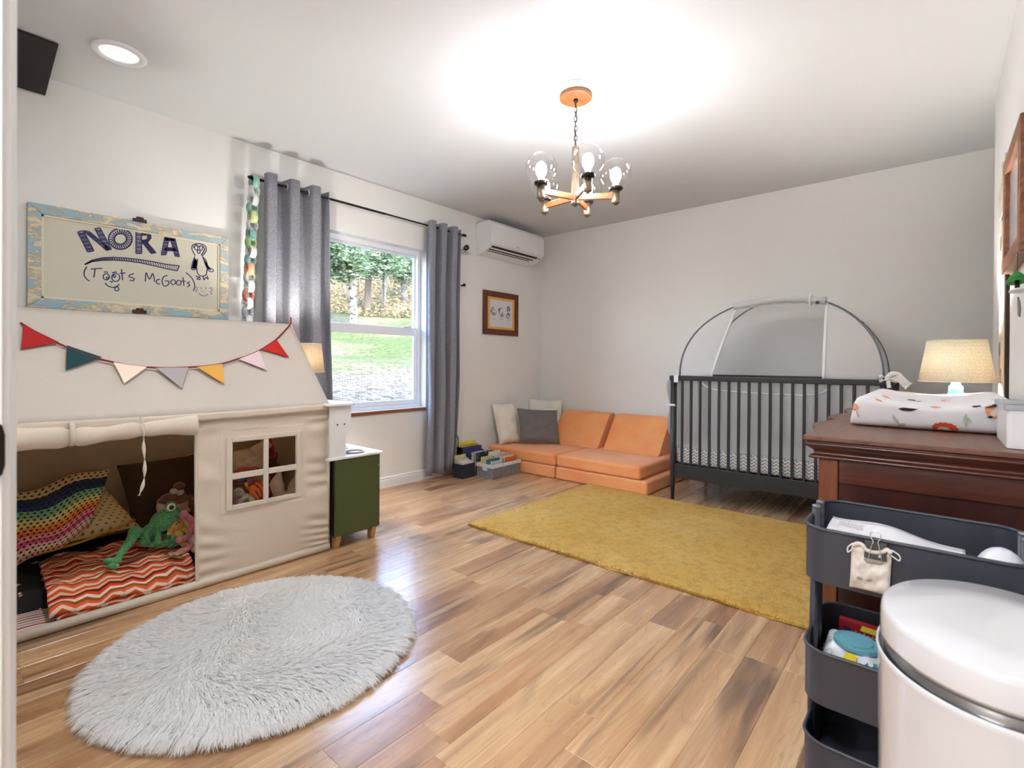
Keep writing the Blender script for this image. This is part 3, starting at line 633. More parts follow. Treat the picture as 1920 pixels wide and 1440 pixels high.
for st in ([(652, 560), (634, 590), (631, 620), (645, 648), (672, 669)], [(680, 578), (766, 572)], [(713, 578), (704, 641)], [(780, 598), (812, 603)], [(838, 606), (876, 599)], [(912, 578), (919, 662)], [(898, 610), (942, 607)], [(1006, 612), (972, 624), (972, 638), (1004, 646), (1000, 664), (972, 662)],
           [(788, 682), (810, 704), (850, 716), (884, 702), (892, 690)], [(828, 668), (836, 677), (846, 671)], [(1090, 672), (1096, 603), (1121, 655), (1146, 610), (1160, 674)], [(1200, 655), (1178, 660), (1174, 682), (1200, 692)], [(1258, 626), (1228, 636), (1215, 672), (1232, 706), (1262, 694), (1264, 668), (1236, 668)],
           [(1372, 640), (1380, 706)], [(1358, 668), (1394, 670)], [(1424, 674), (1406, 682), (1424, 698), (1404, 712)], [(1394, 604), (1430, 635), (1452, 670), (1461, 708), (1450, 742)]): ribbon(nm, [tuple(q) for q in spline(Q(*st), 4)] if len(st) > 2 else Q(*st), .0058, 1, YI)
for a in ((797, 636, 23), (868, 641, 30), (806, 646, 8), (858, 632, 9), (876, 727, 15), (1299, 676, 18), (1341, 681, 18)): ribbon(nm, circ(*a), .0055, 1, YI)
# penguin doodle
for st in ([(1465, 478), (1452, 455), (1440, 430), (1444, 400), (1475, 388), (1510, 390), (1542, 408), (1546, 440), (1530, 465), (1515, 480)], [(1452, 420), (1466, 400), (1490, 410), (1512, 402), (1534, 425), (1524, 452), (1508, 474)], [(1462, 484), (1448, 520), (1436, 575), (1458, 582), (1474, 560), (1482, 500)], [(1514, 482), (1544, 510), (1562, 560), (1600, 585), (1590, 598), (1566, 590), (1545, 555), (1528, 505)], [(1474, 560), (1482, 610), (1510, 630), (1545, 622), (1552, 580)], [(1466, 630), (1492, 640), (1476, 652), (1502, 655), (1494, 632)], [(1522, 632), (1530, 660), (1542, 640), (1562, 655), (1552, 628)], [(1478, 440), (1494, 434), (1502, 450), (1488, 462), (1478, 440)]): ribbon(nm, [tuple(q) for q in spline(Q(*st), 3)], .006, 1, YI)
ribbon(nm, circ(1471, 416, 12, 20), .005, 1, YI); ribbon(nm, circ(1508, 420, 12, 18), .005, 1, YI)
for i in range(9):
    ribbon(nm, Q((1462+2*i, 496+3*i), (1440+3*i, 574)), .0045, 1, YI); ribbon(nm, Q((1520+2*i, 492+3*i), (1560+2.5*i, 575+1.5*i)), .0045, 1, YI)
nm.build('ink_drawing', INK, wb, label='violet marker lettering and penguin doodle')
fm_ = MB()
for st in ([(1492, 758), (1508, 776), (1536, 780), (1560, 766)], [(1464, 722), (1482, 712), (1476, 736), (1462, 742), (1478, 752)], [(1570, 722), (1590, 718), (1592, 738), (1576, 746), (1592, 760), (1578, 768)], [(1518, 742), (1524, 750)], [(1506, 716), (1510, 728)], [(1542, 716), (1546, 728)]): ribbon(fm_, Q(*st), .006, 1, YI)
fm_.build('faint_doodle', INKL, wb)
RUST = mat('rusty_latch', C(92, 48, 26), .6, .3, C(58, 26, 18), 60)
for zc, mt in ((1.799, mat('oxblood_latch', C(62, 22, 18), .5)), (1.288, RUST)):
    z_ = zc if zc > 1.5 else zc+.004
    MB().box((.735, YL-.04, z_-.006), (.80, YL-.028, z_+.012)).box((.752, YL-.042, z_+.01), (.785, YL-.03, z_+.022)).build('sash_latch', mt, wb, bevel=.003)
# print with three sketches
fr = frame('framed_print', 'mahogany-framed print of three sketches with gold mat', 'picture', 3.55, 4.082, 1.308, 1.745, .057, YL, .022, wood('mahogany_frame', C(72, 24, 12), C(118, 50, 24), 0, .35))
MB().box((3.6, YL-.012, 1.355), (4.032, YL-.003, 1.70)).build('gold_mat', mat('gold_mat_board', C(222, 172, 84), .7), fr)
MB().box((3.645, YL-.014, 1.388), (3.99, YL-.012, 1.662)).build('paper', mat('print_paper', C(212, 213, 220), .7), fr)
skm, skb = MB(), MB(); g = random.Random(4)
for cxp, cyp, w_, h_, mm in ((926, 584, 6, 9, skb), (939.5, 585.5, 6.5, 9, skm), (953.5, 580, 3.5, 5.5, skm), (953, 592.5, 4, 5, skb)):
    for q in range(16):
        a0 = g.uniform(0, 360); rr = g.uniform(.35, 1.0)
        ribbon(mm, [(cxp+w_*rr*math.cos(R(a0+s*26)), cyp+h_*rr*math.sin(R(a0+s*26))) for s in range(g.randint(2, 5))], g.uniform(.004, .009), 1, YL-.0145)
for cxp, cyp in ((926, 597), (940, 598.5), (954, 600)): ribbon(skm, [(cxp-3, cyp), (cxp+3.5, cyp+.4)], .003, 1, YL-.0145)
skm.build('ink_sketch', kind='stuff', mat=mat('sketch_ink', C(84, 82, 90), .7), parent=fr); skb.build('ink_sketch', kind='stuff', mat=mat('sketch_brown', C(120, 98, 92), .7), parent=fr)
# right wall: mirror-like frame, giraffe height chart, hanging mobile
rf = frame('framed_picture', 'wide oak picture frame on the right wall, cut by photo edge', 'picture', 2.18, 2.705, 1.375, 1.80, .055, YR, -.035, wood('oak_frame', C(112, 62, 36), C(164, 108, 72), 0, .4), sgn=1)
MB().box((2.22, YR+.002, 1.41), (2.67, YR+.02, 1.77)).build('picture_glass', mat('pale_picture', C(214, 216, 224), .1), rf)
MB().tube([(2.74, YR+.002, 1.43), (2.74, YR+.02, 1.43), (2.742, YR+.024, 1.435)], .003, 6).build('wall_hook', CHROME, smooth=True, label='tiny metal hook left of the oak picture frame', cat='hook')
gi = thing('height_chart', 'tall wooden giraffe height chart on the right wall by lamp', 'height chart', (2.98, YR, .84))
GW = mat('pale_birch_ply', C(206, 196, 178), .6, 0, C(190, 178, 158), 12)
neck = [(2.885, .86), (3.085, .86), (3.08, 1.2), (3.075, 1.5), (3.07, 1.72), (2.87, 1.70), (2.88, 1.4)]
MB().prism(neck, YR+.004, YR+.016, 1).build('neck_board', GW, gi, bevel=.002)
MB().prism([(2.86, .86), (2.888, .86), (2.892, 1.71), (2.862, 1.70)], YR+.001, YR+.013, 1).build('painted_shadow', mat('shadow_tone', C(44, 26, 18), .6), gi)  # dark strip paints the shade along the chart's edge
head = [(2.86, 1.66), (2.80, 1.67), (2.745, 1.70), (2.735, 1.74), (2.77, 1.775), (2.80, 1.79), (2.80, 1.84), (2.83, 1.885), (2.845, 1.885), (2.85, 1.82), (2.93, 1.82), (2.96, 1.89), (2.98, 1.89), (2.985, 1.81), (3.05, 1.80), (3.11, 1.775), (3.08, 1.74), (3.05, 1.72), (3.05, 1.66)]
MB().prism(head, YR+.006, YR+.022, 1).build('giraffe_head', GW, gi, bevel=.002)
MB().prism([(x+(-.02), z-.004) for x, z in head[:12]]+[(2.92, 1.80), (2.92, 1.66)], YR+.001, YR+.008, 1).build('painted_shadow', mat('shadow_tone2', C(20, 12, 10), .6), gi)  # dark offset outline paints the shadow of the head
for i, z in enumerate(np.arange(.95, 1.68, .115)):
    MB().prism(rrect(2.95+.06*(i % 2), 3.01+.06*(i % 2), z, z+.06, .02, 3), YR+.016, YR+.0172, 1).build('spot', mat('painted_spot', C(132, 124, 112), .6), gi)
mo = thing('hanging_mobile', 'green mushroom and grey leaf mobile hanging beneath oak frame', 'mobile', (2.22, -.19, 1.18))
MB().tube([(2.215, YR+.034, 1.40), (2.215, -.186, 1.31)], .001, 5).build('thread', BLACKP, mo)
MB().lathe([(.0, 1.318), (.03, 1.314), (.06, 1.302), (.078, 1.288), (.074, 1.284), (.0, 1.292)], (2.225, -.185, 0), 20, sy=.3, caps=False).build('mushroom_cap', mat('green_felt', C(16, 132, 44), .7), mo, smooth=True)
MB().tube([(2.205, -.185, 1.29), (2.205, -.185, 1.255)], .006, 8).build('mushroom_stem', BLACKP, mo, smooth=True)
MB().lathe([(.0, 1.262), (.05, 1.256), (.055, 1.25), (.0, 1.246)], (2.17, -.185, 0), 16, sy=.4, caps=False).build('white_disc', WHITEP, mo, smooth=True)
MB().prism([(2.215, 1.238), (2.20, 1.18), (2.165, 1.172), (2.15, 1.195), (2.175, 1.22)], -.19, -.186, 1).build('grey_leaf', mat('grey_felt', C(128, 128, 130), .7), mo)
# ================================================================== rugs
k = NT('mustard_pile'); co = k.pos(); n = k.noise(co, 190, 3, .6); n2 = k.noise(co, 2.2, 4, .6); n3 = k.noise(co, 26, 4, .7)
c = k.mix(k.ramp(n2, [(.35, 0.0), (.65, 1.0)]), C(218, 172, 80), C(230, 192, 108)); c = k.mix(k.ramp(n3, [(.38, .5), (.55, 0.0)]), c, C(186, 138, 58)); c = k.mix(k.ramp(n, [(.35, .55), (.55, 0.0)]), c, C(176, 130, 54))
k.set(Base_Color=c, Roughness=.95, Sheen_Weight=.08, Specular_IOR_Level=.1); k.bump(k.ma('ADD', n, k.ma('MULTIPLY', n3, .6)), .9, .006); MUST = k.m
rug = thing('mustard_rug', 'large mustard-yellow pile rug in the middle of the floor', 'rug', (2.9, 1.25, 0))
RX0, RX1, RY0, RY1 = 2.2, 3.60, .365, 2.235
g = random.Random(2)
def rugf(u, v):
    e = .004*math.sin(40*u)*0; x = RX0+(RX1-RX0)*u; y = RY0+(RY1-RY0)*v
    d = min(u*(RX1-RX0), (1-u)*(RX1-RX0), v*(RY1-RY0), (1-v)*(RY1-RY0)); x += .004*math.sin(9*y); y += .004*math.sin(8*x+1)
    return (x, y, .003+.013*min(1, d/.012)**.5+.0012*math.sin(31*x)*math.sin(27*y))
MB().grid(rugf, 116, 176).build('rug_pile', MUST, rug, smooth=True)
m = MB()
for _ in range(14000):      # tufts standing along the edges and over the near half
    s_ = g.random()
    if s_ < .55: x, y = RX0+abs(g.gauss(0, .006)), g.uniform(RY0, RY1)
    elif s_ < .75: x, y = g.uniform(RX0, RX1), RY1-abs(g.gauss(0, .006))
    else: x, y = RX0+(RX1-RX0)*g.random()**2, g.uniform(RY0, RY1)
    a = g.uniform(0, 6.28); w = .0018; dx, dy = g.gauss(0, .004), g.gauss(0, .004); h = g.uniform(.009, .013) if s_ < .75 else g.uniform(.017, .021); z0 = .002 if s_ < .75 else .01
    m.add([(x-w*math.cos(a), y-w*math.sin(a), z0), (x+w*math.cos(a), y+w*math.sin(a), z0), (x+dx, y+dy, z0*.5+h)], [(0, 1, 2)])
m.build('rug_tufts', MUST, rug, kind='stuff')
# white long-hair rug
fur = thing('fur_rug', 'round white long-haired faux-fur rug in front of the tent', 'rug', (.80, 1.85, 0))
MB().lathe([(.0, .001), (.455, .001), (.46, .006), (.45, .016), (.3, .024), (.0, .026)], (.80, 1.85, 0), 64, sx=1.03, caps=False).build('rug_backing', mat('cream_backing', (.96, .955, .945, 1), .9), fur, smooth=True)
k = NT('white_fur'); r_ = k.co('UV'); k.set(Base_Color=k.mix(k.ramp(k.noise(k.pos(), 3.0, 4), [(.4, 0.0), (.62, 1.0)]), (.985, .982, .975, 1), (.975, .965, .945, 1)), Roughness=.7, Sheen_Weight=.0)
t_ = k.new('ShaderNodeBsdfTranslucent'); t_.inputs[0].default_value = (.985, .982, .975, 1); mx_ = k.new('ShaderNodeMixShader'); mx_.inputs[0].default_value = .3
k.t.links.new(k.b.outputs[0], mx_.inputs[1]); k.t.links.new(t_.outputs[0], mx_.inputs[2]); k.t.links.new(mx_.outputs[0], k.out.inputs[0]); FUR = k.m
rs = np.random.RandomState(3); NS = 46000
rr = np.sqrt(rs.rand(NS))*.47; edge = rs.rand(NS) < .16; rr[edge] = .47-np.abs(rs.randn(edge.sum()))*.02; th = rs.rand(NS)*2*np.pi
cxr, cyr = .80, 1.85; bx, by = cxr+rr*np.cos(th)*1.03, cyr+rr*np.sin(th)
# combing direction: swirls, outward at the rim
sw = 2.2*np.sin(4.1*bx+1.3*by)+1.9*np.sin(5.3*by-2.2*bx+1)+.45*rs.randn(NS)
ox, oy = np.cos(th), np.sin(th); wgt = np.clip((rr-.22)/.2, 0, 1)
dx, dy = wgt*ox*1.3+(1-wgt*.75)*np.cos(sw), wgt*oy*1.3+(1-wgt*.75)*np.sin(sw); nn = np.hypot(dx, dy)+1e-6; dx, dy = dx/nn, dy/nn
L = (.052+.026*rs.rand(NS)); wd_ = .0010+.0008*rs.rand(NS); zb_ = .012+.012*np.clip(1-rr/.47, 0, 1)**.4; lift = .010+.011*rs.rand(NS)
# strands gather into tufts
NC = 2800; cr = np.sqrt(rs.rand(NC))*.47; ca = rs.rand(NC)*2*np.pi; clx, cly = cxr+cr*np.cos(ca)*1.03, cyr+cr*np.sin(ca); own = np.zeros(NS, int)
for k0 in range(0, NS, 2000): own[k0:k0+2000] = np.argmin((bx[k0:k0+2000, None]-clx)**2+(by[k0:k0+2000, None]-cly)**2, 1)
csw = 2.2*np.sin(4.1*clx+1.3*cly)+1.9*np.sin(5.3*cly-2.2*clx+1)+.6*rs.randn(NC); cw = np.clip((cr-.24)/.2, 0, 1); cdx = cw*np.cos(ca)*1.3+(1-cw*.75)*np.cos(csw); cdy = cw*np.sin(ca)*1.3+(1-cw*.75)*np.sin(csw); cn_ = np.hypot(cdx, cdy)+1e-6; clen = .05+.03*rs.rand(NC)
tipx = clx[own]+cdx[own]/cn_[own]*clen[own]; tipy = cly[own]+cdy[own]/cn_[own]*clen[own]; g_ = .42; ex, ey = (1-g_)*(bx+dx*L)+g_*tipx-bx, (1-g_)*(by+dy*L)+g_*tipy-by; L = np.hypot(ex, ey)+1e-6; dx, dy = ex/L, ey/L
px_, py_ = -dy, dx; V = np.zeros((NS, 7, 3)); fr_ = [(0, 0, 1.0), (.38, .85, 1.0), (.75, 1.0, .7), (1.0, .62, 0)]
idx = 0; cur = .15*rs.randn(NS)
for j, (s_, h_, w_) in enumerate(fr_):
    qx = bx+dx*L*s_+px_*cur*L*s_*s_; qy = by+dy*L*s_+py_*cur*L*s_*s_; qz = np.maximum(.003, zb_+lift*h_-.014*s_*wgt)
    if j < 3:
        V[:, 2*j] = np.stack([qx-px_*wd_*w_, qy-py_*wd_*w_, qz], 1); V[:, 2*j+1] = np.stack([qx+px_*wd_*w_, qy+py_*wd_*w_, qz], 1)
    else: V[:, 6] = np.stack([qx, qy, qz], 1)
V[:, :, 0] -= .80; V[:, :, 1] -= 1.85
me = bpy.data.meshes.new('fur'); b0 = (np.arange(NS)*7)[:, None]
qd = np.concatenate([b0+np.array([[0, 1, 3, 2]]), b0+np.array([[2, 3, 5, 4]])], 0); tr = b0+np.array([[4, 5, 6]])
me.vertices.add(NS*7); me.vertices.foreach_set('co', V.reshape(-1).astype(np.float32))
loops = np.concatenate([qd.reshape(-1), tr.reshape(-1)]).astype(np.int32); me.loops.add(len(loops)); me.loops.foreach_set('vertex_index', loops)
ls_ = np.concatenate([np.arange(len(qd))*4, len(qd)*4+np.arange(len(tr))*3]).astype(np.int32); me.polygons.add(len(ls_)); me.polygons.foreach_set('loop_start', ls_)
me.update(calc_edges=True); me.polygons.foreach_set('use_smooth', [True]*len(me.polygons)); me.materials.append(FUR)
fo = bpy.data.objects.new('fur_pile', me); COL.objects.link(fo); fo.parent = fur; fo['kind'] = 'stuff'

# ================================================================== play tent
CANV = cloth('cream_canvas', C(226, 212, 194), C(234, 222, 206), 700, .9, .12, .1, .14, C(244, 206, 140)); CANI = cloth('inner_canvas', C(226, 212, 194), C(234, 222, 206), 700, .9, .12, .1, .45, C(244, 206, 140)); CANW = cloth('white_canvas', C(228, 225, 220), C(236, 233, 229), 700, .9, .1, .1, .42, C(248, 218, 160))
PIPE = mat('cream_piping', C(214, 204, 188), .8)
TX0, TX1, TY0, TY1, TYR, TZ, TZR = .10, 1.42, 2.52, 3.395, 2.966, .79, 1.247
tent = thing('play_tent', 'cream canvas play tent shaped like a little house', 'play tent', (.76, 2.95, 0))
sag = lambda u, v: .012*math.sin(math.pi*u)*math.sin(math.pi*v)
MB().grid(lambda u, v: (TX0+(TX1-TX0)*u, TY0-.012+(TYR-TY0+.012)*v+sag(u, v), TZ-.005+(TZR-TZ+.005)*v-sag(u, v)*.5), 30, 16).build('roof_panel', CANW, tent, smooth=True, solid=.002)
MB().grid(lambda u, v: (TX0+(TX1-TX0)*u, TY1+(TYR-TY1)*v, TZ+(TZR-TZ)*v), 12, 8).build('roof_panel', CANW, tent, smooth=True, solid=.002)
MB().grid(lambda u, v: (TX0+(TX1-TX0)*u, TY1-.012*math.sin(9*u)*math.sin(3.1*v), .004+(TZ-.004)*v), 20, 10).build('back_wall', CANI, tent, smooth=True, solid=.002)
for x, nm_ in ((TX0, 'end_wall'), (TX1-.001, 'end_wall')):
    MB().grid(lambda u, v: (x+(.008*math.sin(7*u+3*v)*math.sin(math.pi*u) if x < 1 else -.006*math.sin(math.pi*u)), TY0+(TY1-TY0)*u, .004+v*((TZ if True else 0)+(TZR-TZ)*(1-abs(2*u-1))*v**2-.004)), 20, 14).build(nm_, CANI, tent, smooth=True, solid=.002)
# front wall with a four-pane window, right of the doorway
FX0 = .785; WPX = ((.932, 1.072), (1.096, 1.236)); WPZ = ((.346, .466), (.494, .640))
def wr(x, z):
    s = 0
    for (a, b, c_, d_) in ((.83, 90, .5, .006), (1.36, 80, .2, .0075)):
        s += .7*d_*math.exp(-((x-a)/.06)**2)*math.sin(b*.62*z+c_+14*x*math.sin(7*z)+3.1*math.sin(11*z+4*x))
    return s+.003*math.sin(14*x+9*z)+.004*math.sin(9*z-5*x)*math.exp(-((z-.22)/.2)**2)
NXG, NZG = 130, 160
xs = [FX0+(TX1-FX0)*i/NXG for i in range(NXG+1)]; zs_ = [.004+(TZ-.002)*j/NZG for j in range(NZG+1)]
def inpane(x, z, e=0.0): return any(a-e < x < b+e for a, b in WPX) and any(a-e < z < b+e for a, b in WPZ)
MB().grid(lambda u, v: (FX0+(TX1-FX0)*u, TY0-wr(FX0+(TX1-FX0)*u, .004+(TZ-.002)*v)*(.25 if .88 < FX0+(TX1-FX0)*u < 1.28 and .3 < .786*v < .69 else 1), .004+(TZ-.002)*v), NXG, NZG, skip=lambda u, v: inpane(FX0+(TX1-FX0)*u, .004+(TZ-.002)*v)).build('front_wall', CANV, tent, smooth=True, solid=.002)
wt = MB(); yf0, yf1 = TY0-.0075, TY0+.002
def strip(x0, x1, z0, z1): wt.box((x0, yf0, z0), (x1, yf1, z1))
strip(.904, .930, .322, .664); strip(1.238, 1.262, .322, .664); strip(.930, 1.238, .322, .344); strip(.930, 1.238, .642, .664); strip(1.072, 1.096, .344, .642); strip(.930, 1.072, .466, .494); strip(1.096, 1.238, .466, .494)
wt.build('window_trim', PIPE, tent, bevel=.002)
# door post edge, base hem, eaves hem
MB().tube(spline([(FX0, TY0-.002, .012), (FX0-.004, TY0-.004, .3), (FX0-.006, TY0-.002, .6), (FX0-.006, TY0-.002, TZ)], 6), .0075, 8).build('door_edge', PIPE, tent, smooth=True)
MB().tube([(TX0, TY0, .018), (FX0, TY0, .018), (TX1, TY0, .018)], .019, 12).build('base_hem', PIPE, tent, smooth=True)
MB().tube([(TX1, TY0+.005, .02), (TX1, TY0+.003, TZ)], .009, 10).build('corner_seam', PIPE, tent, smooth=True)
MB().grid(lambda u, v: (TX0+(TX1-TX0)*u, TY0-.016-.003*math.sin(20*u), TZ-.028+.034*v-.008*math.sin(math.pi*u)), 40, 3).build('eaves_hem', CANV, tent, smooth=True, solid=.004)
# rolled door flap with its ties
g = random.Random(6)
def roll(u, v):
    x = TX0+(FX0-.008-TX0)*u; a = 2*math.pi*v; r = .036+.006*math.sin(9*x)+.003*math.sin(31*x+2*a)-.010*math.exp(-((x-.355)/.02)**2)-.008*math.exp(-((x-.575)/.02)**2)
    return (x, TY0-.016+r*.75*math.cos(a), TZ-.05-.008*math.sin(math.pi*u)+r*1.05*math.sin(a)+.004*math.sin(13*x))
MB().grid(roll, 90, 18).build('rolled_flap', CANV, tent, smooth=True)
def tie(pts, w): 
    m = MB(); P = spline(pts, 6); n = len(P)
    m.add([p+np.array([-w/2*math.cos(.5*i), w/2*math.sin(.5*i)*.3, 0]) for i, p in enumerate(P)]+[p+np.array([w/2*math.cos(.5*i), -w/2*math.sin(.5*i)*.3, 0]) for i, p in enumerate(P)], [(i, i+1, n+i+1, n+i) for i in range(n-1)])
    return m.build('tie_strap', PIPE, tent, smooth=True, solid=.002)
m = MB(); n = 20
for xx in (.355,):
    m.add([(xx+dx_, TY0-.016+.042*math.cos(t)*.8, TZ-.05+.044*math.sin(t)) for t in np.linspace(0, 2*math.pi, n) for dx_ in (-.008, .008)], [(2*i, 2*i+1, 2*i+3, 2*i+2) for i in range(n-1)])
m.build('tie_strap', PIPE, tent, smooth=True, solid=.0025)
tie([(.570, TY0-.04, TZ+.0), (.572, TY0-.058, TZ-.05), (.575, TY0-.05, TZ-.12), (.579, TY0-.05, TZ-.2), (.574, TY0-.05, TZ-.27), (.560, TY0-.05, TZ-.318)], .014)
# bunting
bu = thing('bunting', 'red cord bunting with seven felt pennants across the tent roof', 'bunting', (.76, 2.6, .98))
def roofp(px, py, lift=.008):
    """pixel on the front roof slope"""
    n = np.array([0, -(TZR-TZ), (TYR-TY0)]); n /= np.linalg.norm(n); d = ray(px, py); t = np.dot(n, np.array([0, TY0, TZ])-CP)/np.dot(n, d); return CP+d*t+n*lift
cord = [(38, 608), (75, 630), (108, 646), (160, 668), (205, 680), (250, 688), (300, 692), (350, 691), (405, 686), (445, 675), (480, 662), (515, 640), (535, 620), (545, 608)]
RED = mat('red_cord', C(132, 22, 30), .7); MB().tube(spline([roofp(*q) for q in cord], 4)+[np.array([1.417, TYR-.01, TZR+.04])], .0042, 8).build('cord', RED, bu, smooth=True)
for pts, cl in ((((44, 613), (110, 645), (39, 658)), (168, 20, 22)), (((125, 651), (190, 673), (123, 697)), (18, 62, 66)), (((212, 682), (276, 690), (232, 722)), (240, 220, 200)), (((292, 693), (352, 692), (340, 731)), (170, 162, 164)), (((368, 691), (416, 685), (420, 723)), (222, 168, 74)), (((447, 676), (485, 660), (500, 697)), (222, 198, 200)), (((490, 657), (517, 639), (541, 673)), (190, 28, 16))):
    P = [roofp(*q, lift=.0105) for q in pts]; nrm = np.array([0, -.71, .70])*.0012
    MB().add([p-nrm for p in P]+[p+nrm for p in P], [(0, 1, 2), (5, 4, 3), (0, 3, 4, 1), (1, 4, 5, 2), (2, 5, 3, 0)]).build('pennant', mat('felt_pennant', C(*cl), .85), bu)
# ================================================================== inside the tent
def pat_stripes(name, cols, scale, axis=0, wob=.02, wscale=9, extra=None, rough=.9, coord='Object'):
    """bands of colour across one axis, with a wobble"""
    k = NT(name); co = k.co(coord); s = k.sep(co); w = k.ma('MULTIPLY', k.ma('SUBTRACT', k.noise(co, wscale, 2), .5), wob)
    t = k.ma('FRACT', k.ma('MULTIPLY', k.ma('ADD', s[axis], w), scale)); n = len(cols)
    k.set(Base_Color=k.ramp(t, [(i/n, c) for i, c in enumerate(cols)], 'CONSTANT'), Roughness=rough, Specular_IOR_Level=.15); k.bump(k.noise(co, 400, 2), .2, .001); return k.m
def pat_zig(name, cols, scale, amp, period, a_u=0, a_v=1, coord='UV', rough=.9):
    """zigzag (chevron) bands"""
    k = NT(name); co = k.co(coord); s = k.sep(co)
    tri = k.ma('ABSOLUTE', k.ma('SUBTRACT', k.ma('FRACT', k.ma('MULTIPLY', s[a_u], period)), .5))
    t = k.ma('FRACT', k.ma('MULTIPLY', k.ma('ADD', s[a_v], k.ma('MULTIPLY', tri, amp)), scale)); n = len(cols)
    k.set(Base_Color=k.ramp(t, [(i/n, c) for i, c in enumerate(cols)], 'CONSTANT'), Roughness=rough, Specular_IOR_Level=.15); k.bump(k.noise(co, 260, 2), .15, .001); return k.m
sm = MB().grid(lambda u, v: (TX0+.03+(TX1-.06-TX0)*u, TY0+.022+.83*v, .016+.006*math.sin(22*u)*math.sin(9*v+2*u)+.014*(1-(2*v-1)**8)), 60, 30)
sm.build('striped_mat', pat_stripes('striped_cotton', [C(222, 214, 204), C(196, 104, 72), C(226, 220, 212), C(92, 92, 112), C(224, 216, 206), C(176, 74, 58), C(214, 206, 196), C(150, 150, 160)], 14, 1, .03, 6), smooth=True, label='thin multicoloured striped mat on the tent floor', cat='mat')
k = NT('dark_floral'); co = k.co(); d = k.vor(co, 13, 'Distance'); cl = k.vor(co, 13, 'Color'); pet = k.noise(co, 55, 2)
dd = k.ma('ADD', d, k.ma('MULTIPLY', k.ma('SUBTRACT', pet, .5), .35)); h = k.sep(cl)[0]
c = k.mix(k.ramp(dd, [(.20, 1.0), (.22, 0.0)]), C(26, 22, 26), k.ramp(h, [(.0, C(26, 22, 26)), (.45, C(196, 88, 64)), (.62, C(226, 196, 160)), (.8, C(206, 150, 60)), (1, C(188, 60, 52))], 'CONSTANT')); c = k.mix(k.ramp(d, [(.06, 1.0), (.07, 0.0)]), c, C(214, 164, 60))
k.set(Base_Color=c, Roughness=.9)
MB().grid(lambda u, v: (TX0+.04+.86*u, 2.70+.66*v, .034+.062*min(1, min(v, 1-v)*14)**.5*min(1, min(u, 1-u)*16)**.5+.003*math.sin(13*u)*math.sin(9*v)), 40, 30).build('floral_mattress', k.m, smooth=True, label='black floral floor cushion in the tent under the pillows', cat='floor cushion')
ORB = pat_zig('orange_zigzag', [C(206, 84, 40), C(232, 200, 176), C(224, 96, 62), C(150, 84, 26), C(236, 214, 196), C(214, 74, 44), C(120, 34, 20), C(226, 178, 150)], 6.5, .055, 6.5)
def bl(u, v):
    x0, x1 = .318+.01*v, .80; x = x0+(x1-x0)*u+.03*v*0; y = 2.556+.50*v+.035*(1-u)*(v-.3)
    base = .118 if v > .22 else .045+.073*(v/.22)**.7
    return (x-.02*(1-v)*(1-u), y, base+.008*math.sin(30*v+3*math.sin(7*u))*(.4+.6*v)+.006*math.sin(17*u+5*v)+.004*math.sin(46*v-11*u))
bk_ = thing('zigzag_blanket', 'folded orange, red and white zigzag blanket on the tent floor', 'blanket', (.55, 2.8, .04))
MB().grid(bl, 60, 60).build('top_fold', ORB, bk_, smooth=True, solid=.016, off=-1)
MB().grid(lambda u, v: (.335+.47*u-.015*(1-v), 2.55+.30*v, .032+.022*min(1, v*6)**.6+.004*math.sin(25*u+4*v)), 40, 20).build('under_fold', ORB, bk_, smooth=True, solid=.012, off=-1)
MB().grid(lambda u, v: (.715+.055*u, 2.63+.05*v, .139+.003*math.sin(9*u)), 6, 6).build('care_label', mat('label_cloth', C(214, 194, 160), .8, 0, C(170, 120, 84), 60), bk_, smooth=True, solid=.003)
def PY(x, y, v): return hit(x, y, 1, v)
# dotted cream pillow, leaning
k = NT('dotted_crochet'); co = k.co('UV'); s = k.sep(co)
fx = k.ma('FRACT', k.ma('MULTIPLY', s[0], 13)); row_ = k.ma('FLOOR', k.ma('MULTIPLY', s[1], 17)); fx = k.ma('FRACT', k.ma('ADD', fx, k.ma('MULTIPLY', row_, .5))); fy = k.ma('FRACT', k.ma('MULTIPLY', s[1], 17))
dsq = k.ma('ADD', k.ma('POWER', k.ma('SUBTRACT', fx, .5), 2.0), k.ma('POWER', k.ma('MULTIPLY', k.ma('SUBTRACT', fy, .5), .9), 2.0))
k.set(Base_Color=k.mix(k.ramp(dsq, [(.03, 1.0), (.05, 0.0)]), C(222, 198, 148), C(150, 112, 40)), Roughness=.9); k.bump(k.noise(k.co(), 220, 2), .5, .003); DOT = k.m
def pillow4(a, b, c_, d_, th, **kw):
    """pillow through four corner points (bottom-left, bottom-right, top-right, top-left)"""
    a, b, c_, d_ = map(np.array, (a, b, c_, d_)); return pillow((a+b+c_+d_)/4, (b+c_-a-d_)/4*1.06, (d_+c_-a-b)/4*1.06, th, **kw)
pw = thing('dotted_pillow', 'cream crochet pillow with mustard dots in the tent', 'pillow', (.42, 3.15, .1))
A_, B_, C_, D_ = np.array([.262, 3.02, .155]), PY(254, 975, 3.08), PY(196, 925, 3.30), np.array([.15, 3.20, .40])
pillow4(A_, B_, C_, D_, .13, seed=3).build('pillow_cover', DOT, pw, smooth=True)
YEL = mat('mustard_piping', C(206, 152, 40), .8)
MB().tube([A_, (A_+B_)/2+np.array([0, -.012, -.012]), B_], .006, 8).build('pillow_piping', YEL, pw, smooth=True)
bp = thing('brown_pillow', 'dark brown pillow with yellow piping against the tent back', 'pillow', (.82, 3.2, .1))
a, b, c_, d_ = PY(252, 990, 3.12), np.array([1.12, 3.16, .115]), np.array([1.06, 3.30, .50]), PY(229, 886, 3.26)
